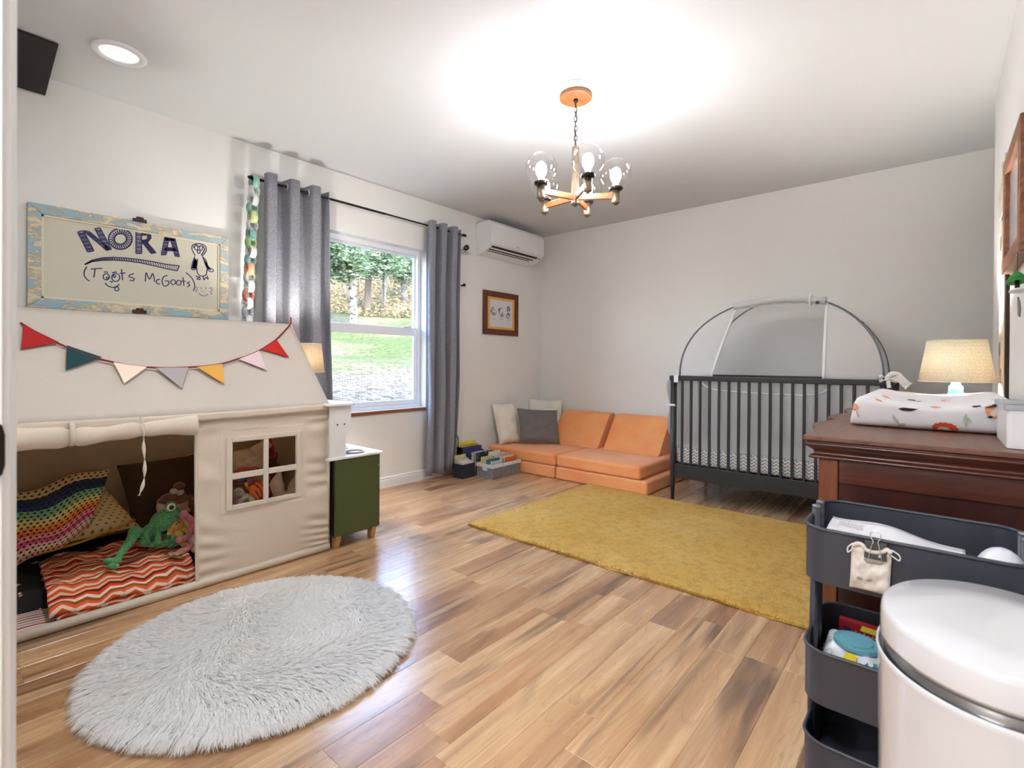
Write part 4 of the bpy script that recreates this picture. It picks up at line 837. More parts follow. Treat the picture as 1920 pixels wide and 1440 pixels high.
pillow4(a, b, c_, d_, .12, seed=5, pinch=.06).build('pillow_cover', cloth('brown_linen', C(58, 40, 28), C(84, 62, 44), 600), bp, smooth=True)
MB().tube([d_+(a-d_)*t+np.array([.012*math.sin(math.pi*t), 0, 0]) for t in np.linspace(.02, .98, 9)], .0045, 8).build('pillow_piping', YEL, bp, smooth=True)
MB().tube([d_+(c_-d_)*t+np.array([0, -.004, -.016*math.sin(math.pi*t)]) for t in np.linspace(.02, .98, 9)], .0045, 8).build('pillow_piping', YEL, bp, smooth=True)
# rainbow crochet blanket, draped on the dotted pillow
k = NT('rainbow_crochet'); co = k.co('UV'); s = k.sep(co)
t = s[1]; bands = [C(214, 150, 120), C(232, 214, 176), C(240, 176, 190), C(228, 92, 120), C(240, 150, 168), C(238, 120, 62), C(244, 150, 88), C(234, 210, 120), C(226, 214, 140), C(140, 196, 150), C(128, 188, 150), C(54, 76, 116), C(44, 62, 100), C(46, 60, 96), C(216, 188, 140), C(214, 186, 138)]
wv = k.ma('MULTIPLY', k.ma('SUBTRACT', k.noise(k.map(co, scale=(26, 60, 1)), 1, 1), .5), .05)
cc = k.ramp(k.ma('ADD', t, wv), [(i/16, c) for i, c in enumerate(bands)], 'CONSTANT')
rw = k.ma('MULTIPLY', t, 19.0); fy = k.ma('FRACT', rw); fx = k.ma('FRACT', k.ma('ADD', k.ma('MULTIPLY', s[0], 15.0), k.ma('MULTIPLY', k.ma('FLOOR', rw), .5)))
hole = k.ramp(k.ma('ADD', k.ma('POWER', k.ma('SUBTRACT', fx, .5), 2.0), k.ma('POWER', k.ma('SUBTRACT', fy, .5), 2.0)), [(.04, 1.0), (.075, 0.0)])
k.set(Base_Color=k.mix(hole, cc, C(40, 30, 24)), Roughness=.95); k.bump(k.ma('SUBTRACT', k.noise(k.co(), 120, 2), k.ma('MULTIPLY', hole, 2.0)), .7, .006)
K00, K10, K11, K01 = PY(22, 1066, 2.96), PY(168, 992, 3.0), PY(205, 876, 3.20), PY(18, 926, 3.16)
def kro(u, v):
    p = K00*(1-u)*(1-v)+K10*u*(1-v)+K11*u*v+K01*(1-u)*v
    return p+np.array([0, -.05*math.sin(math.pi*min(1, u*.9+.1))*math.sin(math.pi*(v*.8+.1))-.008*math.sin(11*u+5*v), .012*math.sin(8*u+3*v)])
MB().grid(kro, 44, 44).build('crochet_blanket', k.m, smooth=True, solid=.008, label='rainbow striped crochet blanket draped over dotted pillow', cat='blanket')
# ------------------------------------------------------------------ soft toys
def plush(name, c1, c2=None, sc=160, b=.6): return mat(name, c1, .95, 0, c2 or tuple(q*.82 for q in c1[:3])+(1,), 40, bump=b, bscale=sc, bdist=.004, sheen=.5, spec=.1)
FROG = NT('frog_crochet'); _s = FROG.co(); _n = FROG.noise(_s, 150, 2); FROG.set(Base_Color=FROG.mix(FROG.ramp(_n, [(.4, 0.0), (.6, 1.0)]), C(62, 132, 80), C(100, 176, 112)), Roughness=.95, Sheen_Weight=.3); FROG.bump(_n, .7, .004); FROG = FROG.m
fg = thing('frog_toy', 'green crochet frog toy with long legs and one big eye', 'soft toy', (.72, 2.86, .13))
Yf = 2.83
hd = PY(308, 975, Yf); MB().ell(hd, (.062, .056, .05), (0, R(-28), 0), 20, 14).ell(PY(322, 962, Yf), (.034, .04, .036), (0, R(-30), 0), 16, 10).build('head', FROG, fg, smooth=True)
MB().ell(PY(327, 971, Yf-.03), (.024, .03, .012), (0, R(-30), 0), 14, 8).build('snout', FROG, fg, smooth=True)
ey = MB().ell(PY(320, 950, Yf-.035), (.026, .016, .026)).build('eye_ring', FROG, fg, smooth=True)
ew = MB().ell(PY(321, 951, Yf-.047), (.019, .009, .019)).build('eye_white', mat('felt_white', C(236, 230, 216), .8), fg, smooth=True); MB().ell(PY(321.5, 951.5, Yf-.056), (.0105, .005, .011)).build('pupil', BLACKP, ew, smooth=True)
MB().ell(PY(286, 998, Yf+.015), (.042, .04, .05), (0, R(20), 0)).build('body', FROG, fg, smooth=True)
MB().tube(spline([PY(284, 985, Yf-.01), PY(272, 996, Yf-.04), PY(271, 1010, Yf-.045), PY(271, 1018, Yf-.05)], 5), np.linspace(.015, .019, 16).tolist(), 10).ell(PY(271, 1017, Yf-.05), (.021, .02, .018)).build('arm', FROG, fg, smooth=True)
MB().tube(spline([PY(294, 998, Yf-.02), PY(296, 1008, Yf-.04), PY(294, 1016, Yf-.05)], 5), .014, 10).build('arm', FROG, fg, smooth=True)
lg = MB().tube(spline([PY(272, 1005, Yf), PY(260, 998, Yf-.03), PY(252, 996, Yf-.05), PY(250, 1004, Yf-.07), PY(240, 1020, Yf-.10), PY(228, 1036, Yf-.13), PY(220, 1047, Yf-.15)], 5), np.concatenate([np.linspace(.02, .024, 14), np.linspace(.023, .0105, 17)]).tolist(), 10).build('leg', FROG, fg, smooth=True)
ft = MB().ell(PY(213, 1052, Yf-.165), (.028, .02, .015), (0, 0, 0))
for a, b in ((202, 1051), (207, 1060), (216, 1062)): ft.ell(PY(a, b, Yf-.18), (.014, .012, .011))
ft.build('foot', FROG, fg, smooth=True)
MB().tube(spline([PY(300, 1005, Yf+.02), PY(312, 1004, Yf), PY(318, 1010, Yf-.03)], 5), .013, 10).build('leg', FROG, fg, smooth=True)
for pts in (((283, 1021), (296, 1018), (306, 1020)), ((314, 1016), (322, 1023), (333, 1018), (328, 1010))):
    m = MB()
    for i, (a, b) in enumerate(pts): m.ell(PY(a, b, Yf-.055), (.018, .016, .013))
    m.ell(PY(sum(q[0] for q in pts)/len(pts), sum(q[1] for q in pts)/len(pts), Yf-.05), (.026, .018, .016)).build('foot', FROG, fg, smooth=True)
dl = thing('ballerina_doll', 'cloth doll with brown bun and bow behind the frog', 'doll', (.82, 2.98, .13))
Yd = 2.96; SKIN = plush('doll_cloth', C(226, 196, 170), C(216, 184, 158)); HAIR = plush('doll_hair', C(128, 84, 62), C(110, 70, 50))
MB().ell(PY(324, 948, Yd), (.070, .062, .062), (0, R(8), 0), 22, 14).build('head', SKIN, dl, smooth=True)
hr = MB().grid(lambda u, v: PY(324, 948, Yd)+np.array([.0735*math.cos(2*math.pi*u)*math.cos(v*1.17+.36), .066*math.sin(2*math.pi*u)*math.cos(v*1.17+.36), .066*math.sin(v*1.17+.36+.10*math.sin(2*math.pi*u*2+1.2))]), 30, 10).build('hair', HAIR, dl, smooth=True, solid=.004)
MB().ell(PY(336, 912, Yd), (.027, .024, .023)).build('hair_bun', HAIR, dl, smooth=True)
bo = MB()
for a, b in ((325.5, 921), (338.5, 923.5)):
    bo.ell(PY(a, b, Yd-.05), (.018, .008, .014), (0, R(20 if a < 330 else -15), 0), 10, 8)
bo.ell(PY(332, 921, Yd-.056), .0065).build('bow', plush('pale_bow', C(206, 190, 176)), dl, smooth=True)
MB().tube([PY(330, 964, Yd), PY(336, 990, Yd+.01), PY(340, 1012, Yd+.02)], [.028, .045, .05], 14).build('body', plush('doll_dress', C(222, 212, 204)), dl, smooth=True)
MB().tube([PY(340, 968, Yd-.02), PY(350, 958, Yd-.06), PY(355, 955, Yd-.065)], [.010, .0095, .012], 10).build('arm', SKIN, dl, smooth=True)
for a in (313, 337): MB().ell(PY(a, 957+.1*(a-313), Yd-.06), .0035, seg=8, rings=6).build('eye', BLACKP, dl, smooth=True)
def bunny(name, label, mt, mt2, Y, head, hr_, body, br, ears, limbs, eyes=()):
    t = thing(name, label, 'soft toy', tuple(PY(*body, Y)-np.array([0, 0, .06])))
    MB().ell(PY(*head, Y), hr_, (0, R(8), 0)).build('head', mt, t, smooth=True); MB().ell(PY(*body, Y), br).build('body', mt2, t, smooth=True)
    for e in ears: MB().tube(spline([PY(x, y, Y-d) for x, y, d in e[0]], 4), e[1], 10).build('ear', mt, t, smooth=True)
    for l in limbs: MB().tube(spline([PY(x, y, Y-d) for x, y, d in l[0]], 4), l[1], 10).ell(PY(l[0][-1][0], l[0][-1][1], Y-l[0][-1][2]), l[1]*1.15).build('limb', mt, t, smooth=True)
    for x, y in eyes: MB().ell(PY(x, y, Y-hr_[1]*.95), .0035, seg=8, rings=6).build('eye', BLACKP, t, smooth=True)
    return t
YB = plush('yellow_plush', C(216, 176, 96), C(200, 158, 78)); PB = plush('pink_plush', C(216, 128, 140), C(200, 112, 124)); PW = plush('pale_pink_plush', C(226, 190, 184))
bunny('yellow_bunny', 'small yellow bunny beside the frog', YB, YB, 2.80, (332, 984), (.034, .03, .03), (334, 1003), (.032, .028, .036), [([(324, 985, .0), (319, 995, .015), (317, 1003, .02)], .011), ([(341, 977, .0), (350, 982, .015), (358, 988, .02)], .012)], [([(343, 990, .01), (352, 996, .03), (359, 999, .03)], .011), ([(336, 1014, .02), (346, 1021, .05), (349, 1024, .05)], .013)], ((335.5, 979), (331, 983)))
bunny('pink_bunny', 'pink and white bunny at the tent door edge', PB, PW, 2.765, (366, 988), (.032, .03, .034), (366, 1014), (.036, .03, .04), [([(362, 978, 0), (350, 970, .01), (342, 963, .02)], .018)], [([(358, 1003, .0), (345, 1010, .03), (336, 1012, .04)], .0125), ([(360, 1020, .0), (350, 1030, .04), (338, 1035, .06)], .0135)], ())
MB().ell(PY(366, 1030, 2.72), (.018, .016, .016)).build('yellow_ball', YB, smooth=True, label='small yellow plush ball beneath the pink bunny', cat='ball')
tb = thing('teddy_bear', 'brown teddy bear half hidden by the tent wall', 'soft toy', (.92, 2.96, .13)); TED = plush('brown_plush', C(140, 88, 54), C(112, 66, 38), 90, .9)
MB().ell(PY(364, 948, 2.95), (.046, .042, .046)).build('head', TED, tb, smooth=True); MB().ell(PY(362, 975, 2.95), (.05, .045, .06)).build('body', TED, tb, smooth=True)
for a in (356, 374): MB().ell(PY(a, 933, 2.95), (.016, .01, .016)).build('ear', TED, tb, smooth=True)
# toys seen through the tent window
bt = thing('linen_bunny', 'beige cloth bunny lying on the toy heap, seen through tent window', 'soft toy', (1.16, 2.86, .42)); LIN = plush('beige_linen', C(206, 178, 152), C(190, 160, 134), 300, .3)
pillow(PY(466, 866, 2.82), np.array([.085, 0, .012]), np.array([.006, .02, .075]), .07, seed=9, wr=.004).build('body', LIN, bt, smooth=True)
MB().tube(spline([PY(474, 848, 2.80), PY(486, 838, 2.80), PY(498, 832, 2.80), PY(506, 836, 2.81)], 5), np.linspace(.026, .012, 16).tolist(), 10).build('ear', LIN, bt, smooth=True)
MB().tube(spline([PY(440, 884, 2.775), PY(455, 880, 2.765), PY(485, 879, 2.77)], 5), .011, 10).build('sash', plush('coral_sash', C(196, 78, 70)), bt, smooth=True)
rd = thing('red_doll', 'red and brown yarn-haired doll behind the cloth bunny', 'doll', (1.28, 2.98, .4))
MB().ell(PY(508, 862, 2.96), (.04, .04, .06), (0, R(15), 0)).build('head', plush('dark_yarn', C(74, 40, 30), C(120, 56, 36), 70, 1), rd, smooth=True); MB().tube([PY(500, 822, 2.93), PY(506, 842, 2.92), PY(510, 858, 2.92)], [.022, .03, .02], 10).build('hat', plush('red_felt', C(170, 34, 34)), rd, smooth=True); MB().ell(PY(505, 838, 2.895), .007).build('button', WHITEP, rd, smooth=True)
MB().ell(PY(510, 890, 2.97), (.07, .06, .08)).build('body', plush('rust_cloth', C(138, 70, 48)), rd, smooth=True)
pk = thing('pink_toy', 'pink plush pig in the heap behind the tent window', 'soft toy', (1.14, 2.88, .3))
MB().ell(PY(478, 900, 2.86), (.085, .05, .045)).build('body', plush('pig_plush', C(206, 122, 120)), pk, smooth=True); MB().ell(PY(488, 896, 2.82), (.03, .03, .035)).build('head', plush('pig_head', C(210, 160, 130)), pk, smooth=True); MB().ell(PY(469, 893, 2.805), .004).build('eye', BLACKP, pk, smooth=True)
k = NT('tiger_stripes'); s = k.sep(k.co()); w = k.noise(k.co(), 22, 2); t_ = k.ma('SINE', k.ma('ADD', k.ma('MULTIPLY', k.ma('ADD', s[0], k.ma('MULTIPLY', s[2], .5)), 260), k.ma('MULTIPLY', w, 5))); k.set(Base_Color=k.mix(k.ramp(t_, [(.62, 0.0), (.72, 1.0)]), C(230, 98, 26), C(44, 44, 60)), Roughness=.95); k.bump(k.noise(k.co(), 160, 2), .5, .004)
tg = thing('tiger_toy', 'orange plush toy with dark stripes in the tent window', 'soft toy', (1.15, 2.72, .25))
MB().ell(PY(484, 921, 2.70), (.07, .045, .05), (0, R(-18), 0)).build('body', k.m, tg, smooth=True); MB().ell(PY(513, 922, 2.74), (.05, .04, .05)).build('head', plush('tiger_orange', C(222, 96, 34)), tg, smooth=True); MB().tube(spline([PY(470, 912, 2.66), PY(474, 926, 2.655), PY(482, 936, 2.66)], 4), .014, 8).build('leg', plush('tiger_orange2', C(228, 100, 34)), tg, smooth=True)
xy = thing('xylophone_toy', 'small toy with blue, yellow and black pieces in the tent window', 'toy', (1.08, 2.74, .36)); MB().tube([PY(452, 902, 2.74), PY(462, 898, 2.74)], .010, 8).build('blue_end', mat('blue_toy', C(40, 92, 140), .5), xy, smooth=True); MB().tube([PY(460, 905, 2.72), PY(465, 916, 2.715)], .008, 8).build('yellow_bar', mat('yellow_toy', C(222, 170, 30), .5), xy, smooth=True); MB().tube([PY(440, 908, 2.735), PY(462, 906, 2.73)], .012, 8).build('maroon_bar', mat('maroon_toy', C(96, 36, 40), .5), xy, smooth=True)
sl = thing('grey_puppy', 'greige plush puppy at lower left of the tent window', 'soft toy', (1.05, 2.66, .2)); GP = plush('greige_plush', C(168, 150, 126), C(146, 128, 106)); MB().ell(PY(447, 925, 2.66), (.026, .026, .028)).build('head', GP, sl, smooth=True); MB().ell(PY(458, 938, 2.67), (.055, .04, .036), (0, R(18), 0)).build('body', GP, sl, smooth=True)
MB().tube(spline([PY(452, 946, 2.625), PY(456, 936, 2.62), PY(464, 932, 2.625)], 4), .012, 8).build('paw', GP, sl, smooth=True); MB().tube(spline([PY(466, 938, 2.63), PY(474, 940, 2.63), PY(478, 948, 2.63)], 4), .012, 8).build('paw', GP, sl, smooth=True)
for a, b in ((441, 922.5), (451, 921)): MB().ell(PY(a, b, 2.632), .004, seg=8, rings=6).build('eye', mat('gold_eye', C(120, 92, 30), .4), sl, smooth=True)
be = thing('big_eared_bunny', 'pale plush bunny with tall pointed ears at the tent window', 'soft toy', (1.30, 2.70, .2)); EB = plush('pale_ear', C(214, 186, 158), C(200, 172, 144))
MB().ell(PY(532, 938, 2.68), (.075, .05, .05)).build('head', EB, be, smooth=True)
for pts, rr_ in ((((524, 930), (519, 908), (525, 884)), [.026, .036, .006]), (((545, 924), (552, 908), (556, 893)), [.022, .03, .008])): MB().tube(spline([PY(a, b, 2.67) for a, b in pts], 6), np.interp(np.linspace(0, 2, 13), [0, 1, 2], rr_).tolist(), 12).build('ear', EB, be, smooth=True)

# ================================================================== play kitchen and the lamp behind the tent
GRN = mat('olive_green_panel', C(74, 84, 48), .42); KW = mat('kitchen_white', (.80, .80, .79, 1), .35); BEECH = wood('beech_leg', C(196, 146, 92), C(216, 170, 118), 2, .45)
kt = thing('play_kitchen', 'green and white wooden play kitchen behind the tent', 'play kitchen', (1.58, 2.8, 0))
KX0, KX1, KY0, KY1 = 1.436, 1.716, 2.475, 3.17
MB().box((KX0, KY0, .072), (KX1, KY0+.015, .488)).build('side_panel', GRN, kt, bevel=.0015); MB().box((KX0, KY1-.015, .072), (KX1, KY1, .488)).build('side_panel', GRN, kt, bevel=.0015)
MB().box((KX0, KY0+.015, .072), (KX0+.01, KY1-.015, .488)).build('back_panel', mat('black_green', C(22, 24, 14), .5), kt); MB().box((KX0, KY0+.015, .062), (KX1, KY1-.015, .075)).build('bottom_board', GRN, kt, bevel=.001); MB().box((KX1-.012, KY0+.017, .08), (KX1, KY0+.34, .48)).build('oven_door', GRN, kt, bevel=.002); MB().box((KX1-.012, KY0+.345, .08), (KX1, KY1-.017, .48)).build('cupboard_door', GRN, kt, bevel=.002)
MB().prism([(1.391, KY0-.006), (KX1+.012, KY0-.006), (KX1+.02, KY0+.004), (KX1+.02, KY1+.01), (1.43, KY1+.01), (1.43, 2.508), (1.391, 2.508)], .488, .502).build('worktop', KW, kt, bevel=.003)
for zz in (.425, .465): MB().tube([(KX1-.012, KY0-.0005, zz), (KX1-.012, KY0-.003, zz)], .0035, 8).build('screw_cap', CHROME, kt)
for x, sx in ((KX0+.012, 1), (KX1-.042, -1)):
    for y, sy in ((KY0+.012, 1), (KY1-.062, -1)):
        ex = .016*sx; MB().add([(x, y, .066), (x+.03, y, .066), (x+.03, y+.05, .066), (x, y+.05, .066), (x+ex*.0, y+(.018 if sy > 0 else 0), 0), (x+.03, y+(.018 if sy > 0 else 0), 0), (x+.03, y+.05-(0 if sy > 0 else .018), 0), (x, y+.05-(0 if sy > 0 else .018), 0)], [(0,1,2,3),(7,6,5,4),(0,4,5,1),(1,5,6,2),(2,6,7,3),(3,7,4,0)]).build('leg', BEECH, kt, bevel=.002)
hp = [(1.404, .502), (1.50, .502), (1.50, .60), (1.502, .613), (1.512, .628), (1.528, .642), (1.532, .655), (1.532, .782), (1.404, .782)]
MB().prism(hp, KY0+.006, KY0+.02, 1).build('hutch_side', KW, kt, bevel=.002); MB().prism([(max(a, 1.432), b) for a, b in hp], KY1-.02, KY1-.006, 1).build('hutch_side', KW, kt, bevel=.002)
MB().prism([(1.378, KY0-.012), (1.53, KY0-.012), (1.544, KY0-.004), (1.552, KY0+.015), (1.555, KY1+.012), (1.43, KY1+.012), (1.43, 2.508), (1.378, 2.508)], .782, .796).build('hutch_top', KW, kt, bevel=.003); MB().box((1.430, KY0+.03, .502), (1.436, KY1-.03, .782)).build('hutch_back', mat('hutch_back_grey', C(150, 142, 134), .6), kt); MB().box((1.436, KY0+.02, .63), (1.45, KY0+.12, .65)).build('hutch_rail', KW, kt)
MB().box((1.4365, KY0+.022, .545), (1.442, KY0+.10, .628)).build('dark_panel', BLACKP, kt)
for x in (1.447, 1.49): MB().tube([(x, KY0+.0065, .68), (x, KY0+.0045, .68)], .0042, 10).build('screw_hole', BLACKP, kt)
GRY = mat('grey_burner', C(168, 168, 172), .4)
for x, y in ((1.60, 2.555), (1.60, 2.73)):
    pts = [(x+.052*math.cos(t), y+.052*math.sin(t), .5075) for t in np.linspace(0, 2*math.pi, 25)[:-1]]; MB().tube(pts, .0062, 8, closed=True).build('burner_ring', GRY, kt, smooth=True)
def shade_mat(name, c, st=.0, scale=90):
    k = NT(name); co = k.co(); x, y, z = k.sep(co); an = k.ma('ARCTAN2', y, x)
    zz = k.ma('ABSOLUTE', k.ma('SUBTRACT', k.ma('FRACT', k.ma('MULTIPLY', an, 9.0)), .5)); h = k.ma('SINE', k.ma('MULTIPLY', k.ma('ADD', z, k.ma('MULTIPLY', zz, .018)), 420.0))
    cc = k.mix(k.ramp(k.noise(co, 190, 2), [(.42, 0.0), (.58, 1.0)]), tuple(q*.8 for q in c[:3])+(1,), c); cc = k.mix(k.ramp(h, [(.35, .0), (.8, .30)]), cc, tuple(q*.55 for q in c[:3])+(1,))
    t = k.new('ShaderNodeBsdfTranslucent'); d = k.new('ShaderNodeBsdfDiffuse'); k.t.links.new(cc, t.inputs[0]); k.t.links.new(cc, d.inputs[0]); mx = k.new('ShaderNodeMixShader'); mx.inputs[0].default_value = .22
    k.t.links.new(d.outputs[0], mx.inputs[1]); k.t.links.new(t.outputs[0], mx.inputs[2]); k.t.links.new(mx.outputs[0], k.out.inputs[0]); return k.m
def lamp(label, p, zb_, shade, base, bm, glow, smat):
    """table lamp: shade (r_bottom, r_top, z0, z1); base profile from zb_"""
    t = thing('table_lamp', label, 'lamp', (p[0], p[1], zb_)); r0, r1, z0, z1 = shade
    MB().lathe(base, (p[0], p[1], 0), 28, caps=False).build('lamp_base', bm, t, smooth=True)
    sh = MB().lathe([(r0, z0), (r0+(r1-r0)*.5, (z0+z1)/2), (r1, z1)], (p[0], p[1], 0), 48, caps=False).build('lamp_shade', smat, t, smooth=True, solid=.0015)
    for r_, z_ in ((r0, z0), (r1, z1)): MB().tube([(p[0]+(r_+.0005)*math.cos(a), p[1]+(r_+.0005)*math.sin(a), z_) for a in np.linspace(0, 2*math.pi, 49)[:-1]], .0018, 6, closed=True).build('shade_trim', mat('shade_trim', C(228, 222, 206), .8), sh, smooth=True)
    MB().tube([(p[0], p[1], base[-1][1]-.005), (p[0], p[1], z0+.05)], .006, 8).build('stem', CHROME, t, smooth=True)
    MB().ell((p[0], p[1], z0+(z1-z0)*.5), (.026, .026, .034)).build('bulb', emitter('lamp_glow', (.95, .93, .88, 1), glow), t, smooth=True)
    return t
lamp('lit table lamp with cream shade standing behind the tent roof', (1.532, 3.0), .796, (.11, .092, .958, 1.135), [(.0, .797), (.022, .797), (.022, .805), (.016, .82), (.034, .86), (.03, .91), (.016, .935), (.014, .96)], mat('white_ceramic', C(226, 226, 222), .25), 170.0, shade_mat('linen_shade', C(214, 198, 172)))

# ================================================================== book bins by the curtain
BIN = cloth('black_fabric', C(34, 35, 42), C(52, 54, 64), 500, .95)
b1 = thing('fabric_bin', 'black fabric cube bin of books below the curtain', 'bin', (3.12, 3.225, 0)); bx0, bx1, by0, by1, bh = 3.045, 3.195, 3.165, 3.287, .125
for a, b in (((bx0, by0, 0), (bx1, by0+.005, bh)), ((bx0, by1-.005, 0), (bx1, by1, bh)), ((bx0, by0+.005, 0), (bx0+.005, by1-.005, bh)), ((bx1-.005, by0+.005, 0), (bx1, by1-.005, bh)), ((bx0+.005, by0+.005, 0), (bx1-.005, by1-.005, .006))): MB().box(a, b).build('bin_side' if b[2] > .1 else 'bin_base', BIN, b1, bevel=.002)
k = NT('grey_rattan'); s = k.sep(k.co()); wv = k.ma('MULTIPLY', k.ma('SINE', k.ma('MULTIPLY', s[2], 560)), k.ma('SINE', k.ma('MULTIPLY', k.ma('ADD', s[0], s[1]), 330))); n = k.noise(k.map(k.co(), scale=(40, 40, 260)), 1, 3)
k.set(Base_Color=k.mix(k.ramp(k.ma('ADD', k.ma('MULTIPLY', wv, .3), n), [(.3, 0.0), (.8, 1.0)]), C(104, 102, 104), C(176, 174, 176)), Roughness=.8); k.bump(wv, .6, .004); RAT = k.m
bs = thing('wicker_basket', 'grey wicker basket with white cloth rim full of books', 'basket', (3.4, 3.04, 0)); qx0, qx1, qy0, qy1, qh = 3.205, 3.585, 2.95, 3.145, .125
def tap(x0, x1, y0, y1, t=.008): return [(x0+t, y0+t), (x1-t, y0+t), (x1-t, y1-t), (x0+t, y1-t), (x0, y0), (x1, y0), (x1, y1), (x0, y1)]
for (a0, a1, b0, b1_) in ((qx0, qx1, qy0, qy0+.008), (qx0, qx1, qy1-.008, qy1), (qx0, qx0+.008, qy0+.008, qy1-.008), (qx1-.008, qx1, qy0+.008, qy1-.008)): MB().box((a0, b0, .0), (a1, b1_, qh-.005)).build('wicker_side', RAT, bs, bevel=.003)
MB().box((qx0+.008, qy0+.008, .0), (qx1-.008, qy1-.008, .008)).build('wicker_base', RAT, bs)
LINC = mat('white_liner', C(220, 220, 226), .85, 0, C(204, 204, 210), 20); rm = MB()
for (a0, a1, b0, b1_) in ((qx0-.004, qx1+.004, qy0-.004, qy0+.006), (qx0-.004, qx1+.004, qy1-.006, qy1+.004), (qx0-.004, qx0+.006, qy0+.006, qy1-.006), (qx1-.006, qx1+.004, qy0+.006, qy1-.006)): MB().box((a0, b0, qh-.028), (a1, b1_, qh+.004)).build('cloth_rim', LINC, bs, bevel=.003)
MB().box((qx0-.006, 3.015, .07), (qx0+.001, 3.07, .098)).build('label_tag', LINC, bs, bevel=.002)
for x in (3.31, 3.45): MB().box((x-.0025, qy0-.0015, .003), (x+.0025, qy0, qh-.028)).build('rib', mat('grey_rib', C(120, 118, 120), .8), bs)
MAG = thing('file_holder', 'upright magazine rack of tall books between bin and basket', 'magazine rack', (3.13, 3.3, 0))
MB().box((3.160, 3.29, .0), (3.165, 3.395, .25)).build('rack_side', BLACKP, MAG, bevel=.001); MB().box((3.445, 3.29, .0), (3.45, 3.395, .20)).build('rack_side', BLACKP, MAG, bevel=.001); MB().box((3.165, 3.29, .0), (3.445, 3.395, .005)).build('rack_base', BLACKP, MAG)
MB().tube(spline([(3.162, 3.345, .25), (3.163, 3.345, .30), (3.158, 3.345, .345), (3.14, 3.345, .365), (3.12, 3.345, .36)], 6), .004, 8).build('rack_handle', BLACKP, MAG, smooth=True)
pages = mat('book_pages', C(226, 220, 206), .9)
def book(label, x, y, z, w, h, t, ang, cover, tilt=0.0, spots=None, grp='picture books by the curtain', lean=0.0):
    """book standing on its edge; w along its face, t thick; ang turns it about z"""
    o = thing('picture_book', label, 'book', (x, y, z), group=grp); ca, sa = math.cos(R(ang)), math.sin(R(ang)); u = np.array([ca, sa, 0]); n = np.array([-sa, ca, 0])
    up = np.array([0, 0, 1])*math.cos(R(lean))+n*math.sin(R(lean)); nn = np.cross(u, up); nn /= np.linalg.norm(nn); c0 = np.array([x, y, z])
    km = NT('book_cover'); co = km.co(); cl = km.vor(co, 42, 'Color'); cc = cover
    if spots: cc = km.mix(km.ramp(km.vor(co, 42, 'Distance'), [(.30, 1.0), (.34, 0.0)]), cover, km.ramp(km.sep(cl)[1], [(i/len(spots), q) for i, q in enumerate(spots)], 'CONSTANT'))
    km.set(Base_Color=cc, Roughness=.45)
    for sg in (-1, 1): MB().obox(c0+up*h/2+nn*sg*(t/2-.001), u*w/2, nn*.0012, up*h/2).build('cover', km.m, o)
    MB().obox(c0+up*h/2, u*(w/2-.002), nn*(t/2-.002), up*(h/2-.003)).build('pages', pages, o)
    return o
bkY = 3.12
specs = [  # label, x, y, z, w, h, t, ang, cover, spots
 ('tall yellow picture book at the back by the wall', 3.30, 3.385, .006, .26, .275, .012, 0, C(226, 212, 70), None),
 ('teal picture book under the yellow book', 3.305, 3.366, .006, .26, .245, .012, 0, C(96, 150, 150), [C(60, 110, 110), C(214, 206, 190)]),
 ('orange-edged picture book behind the navy book', 3.30, 3.345, .006, .25, .24, .014, 0, C(226, 140, 40), None),
 ('dark red picture book behind the navy book', 3.295, 3.325, .006, .24, .235, .012, 0, C(96, 28, 22), None),
 ('navy picture book with red lettering blocks', 3.295, 3.30, .006, .25, .238, .016, 0, C(56, 66, 116), [C(56, 66, 116), C(56, 66, 116), C(56, 66, 116), C(170, 40, 80)]),
 ('pale patterned book in front of the navy book', 3.345, 3.23, .0, .24, .205, .012, 0, C(206, 206, 212), [C(60, 60, 66), C(190, 190, 200)]),
 ('black book with pink and white pictures, in front of patterned book', 3.36, 3.20, .0, .23, .20, .014, 0, C(40, 40, 46), [C(200, 70, 80), C(230, 230, 230), C(120, 150, 160), C(40, 40, 46)]),
 ('white book leaning beside the black pictured book', 3.47, 3.175, .0, .16, .195, .012, 0, C(224, 222, 214), [C(90, 120, 90), C(224, 222, 214), C(224, 222, 214)])]
for sp_ in specs: book(*sp_[:8], sp_[8], spots=sp_[9])
inb = [
 ('cream book with small figures, rearmost in the basket', 3.31, 3.11, .012, .17, .165, .012, 2, C(226, 214, 160), [C(176, 90, 60), C(226, 214, 160), C(160, 180, 90), C(226, 214, 160)]),
 ('white book with green spots in the basket', 3.46, 3.11, .012, .17, .17, .012, 3, C(228, 224, 214), [C(150, 176, 90), C(228, 224, 214), C(40, 50, 40)]),
 ('teal book standing in the basket front half', 3.315, 3.058, .012, .19, .145, .014, 4, C(72, 130, 136), [C(72, 130, 136), C(214, 220, 216), C(72, 130, 136)]),
 ('pink-grey spined book in the right of the basket', 3.47, 3.07, .012, .20, .168, .016, 3, C(214, 190, 180), [C(126, 150, 84), C(214, 190, 180)]),
 ('white and yellow board book in the basket', 3.48, 3.026, .012, .19, .155, .014, 3, C(222, 214, 206), [C(216, 176, 60), C(160, 80, 70), C(222, 214, 206)]),
 ('orange board book at the basket front', 3.49, 2.995, .012, .175, .148, .016, 3, C(222, 112, 36), None),
 ('pale blue thin book at the basket front left', 3.31, 3.0, .012, .15, .135, .01, 3, C(196, 212, 218), None)]
for sp_ in inb: book(*sp_[:8], sp_[8], spots=sp_[9], grp='books in the wicker basket')
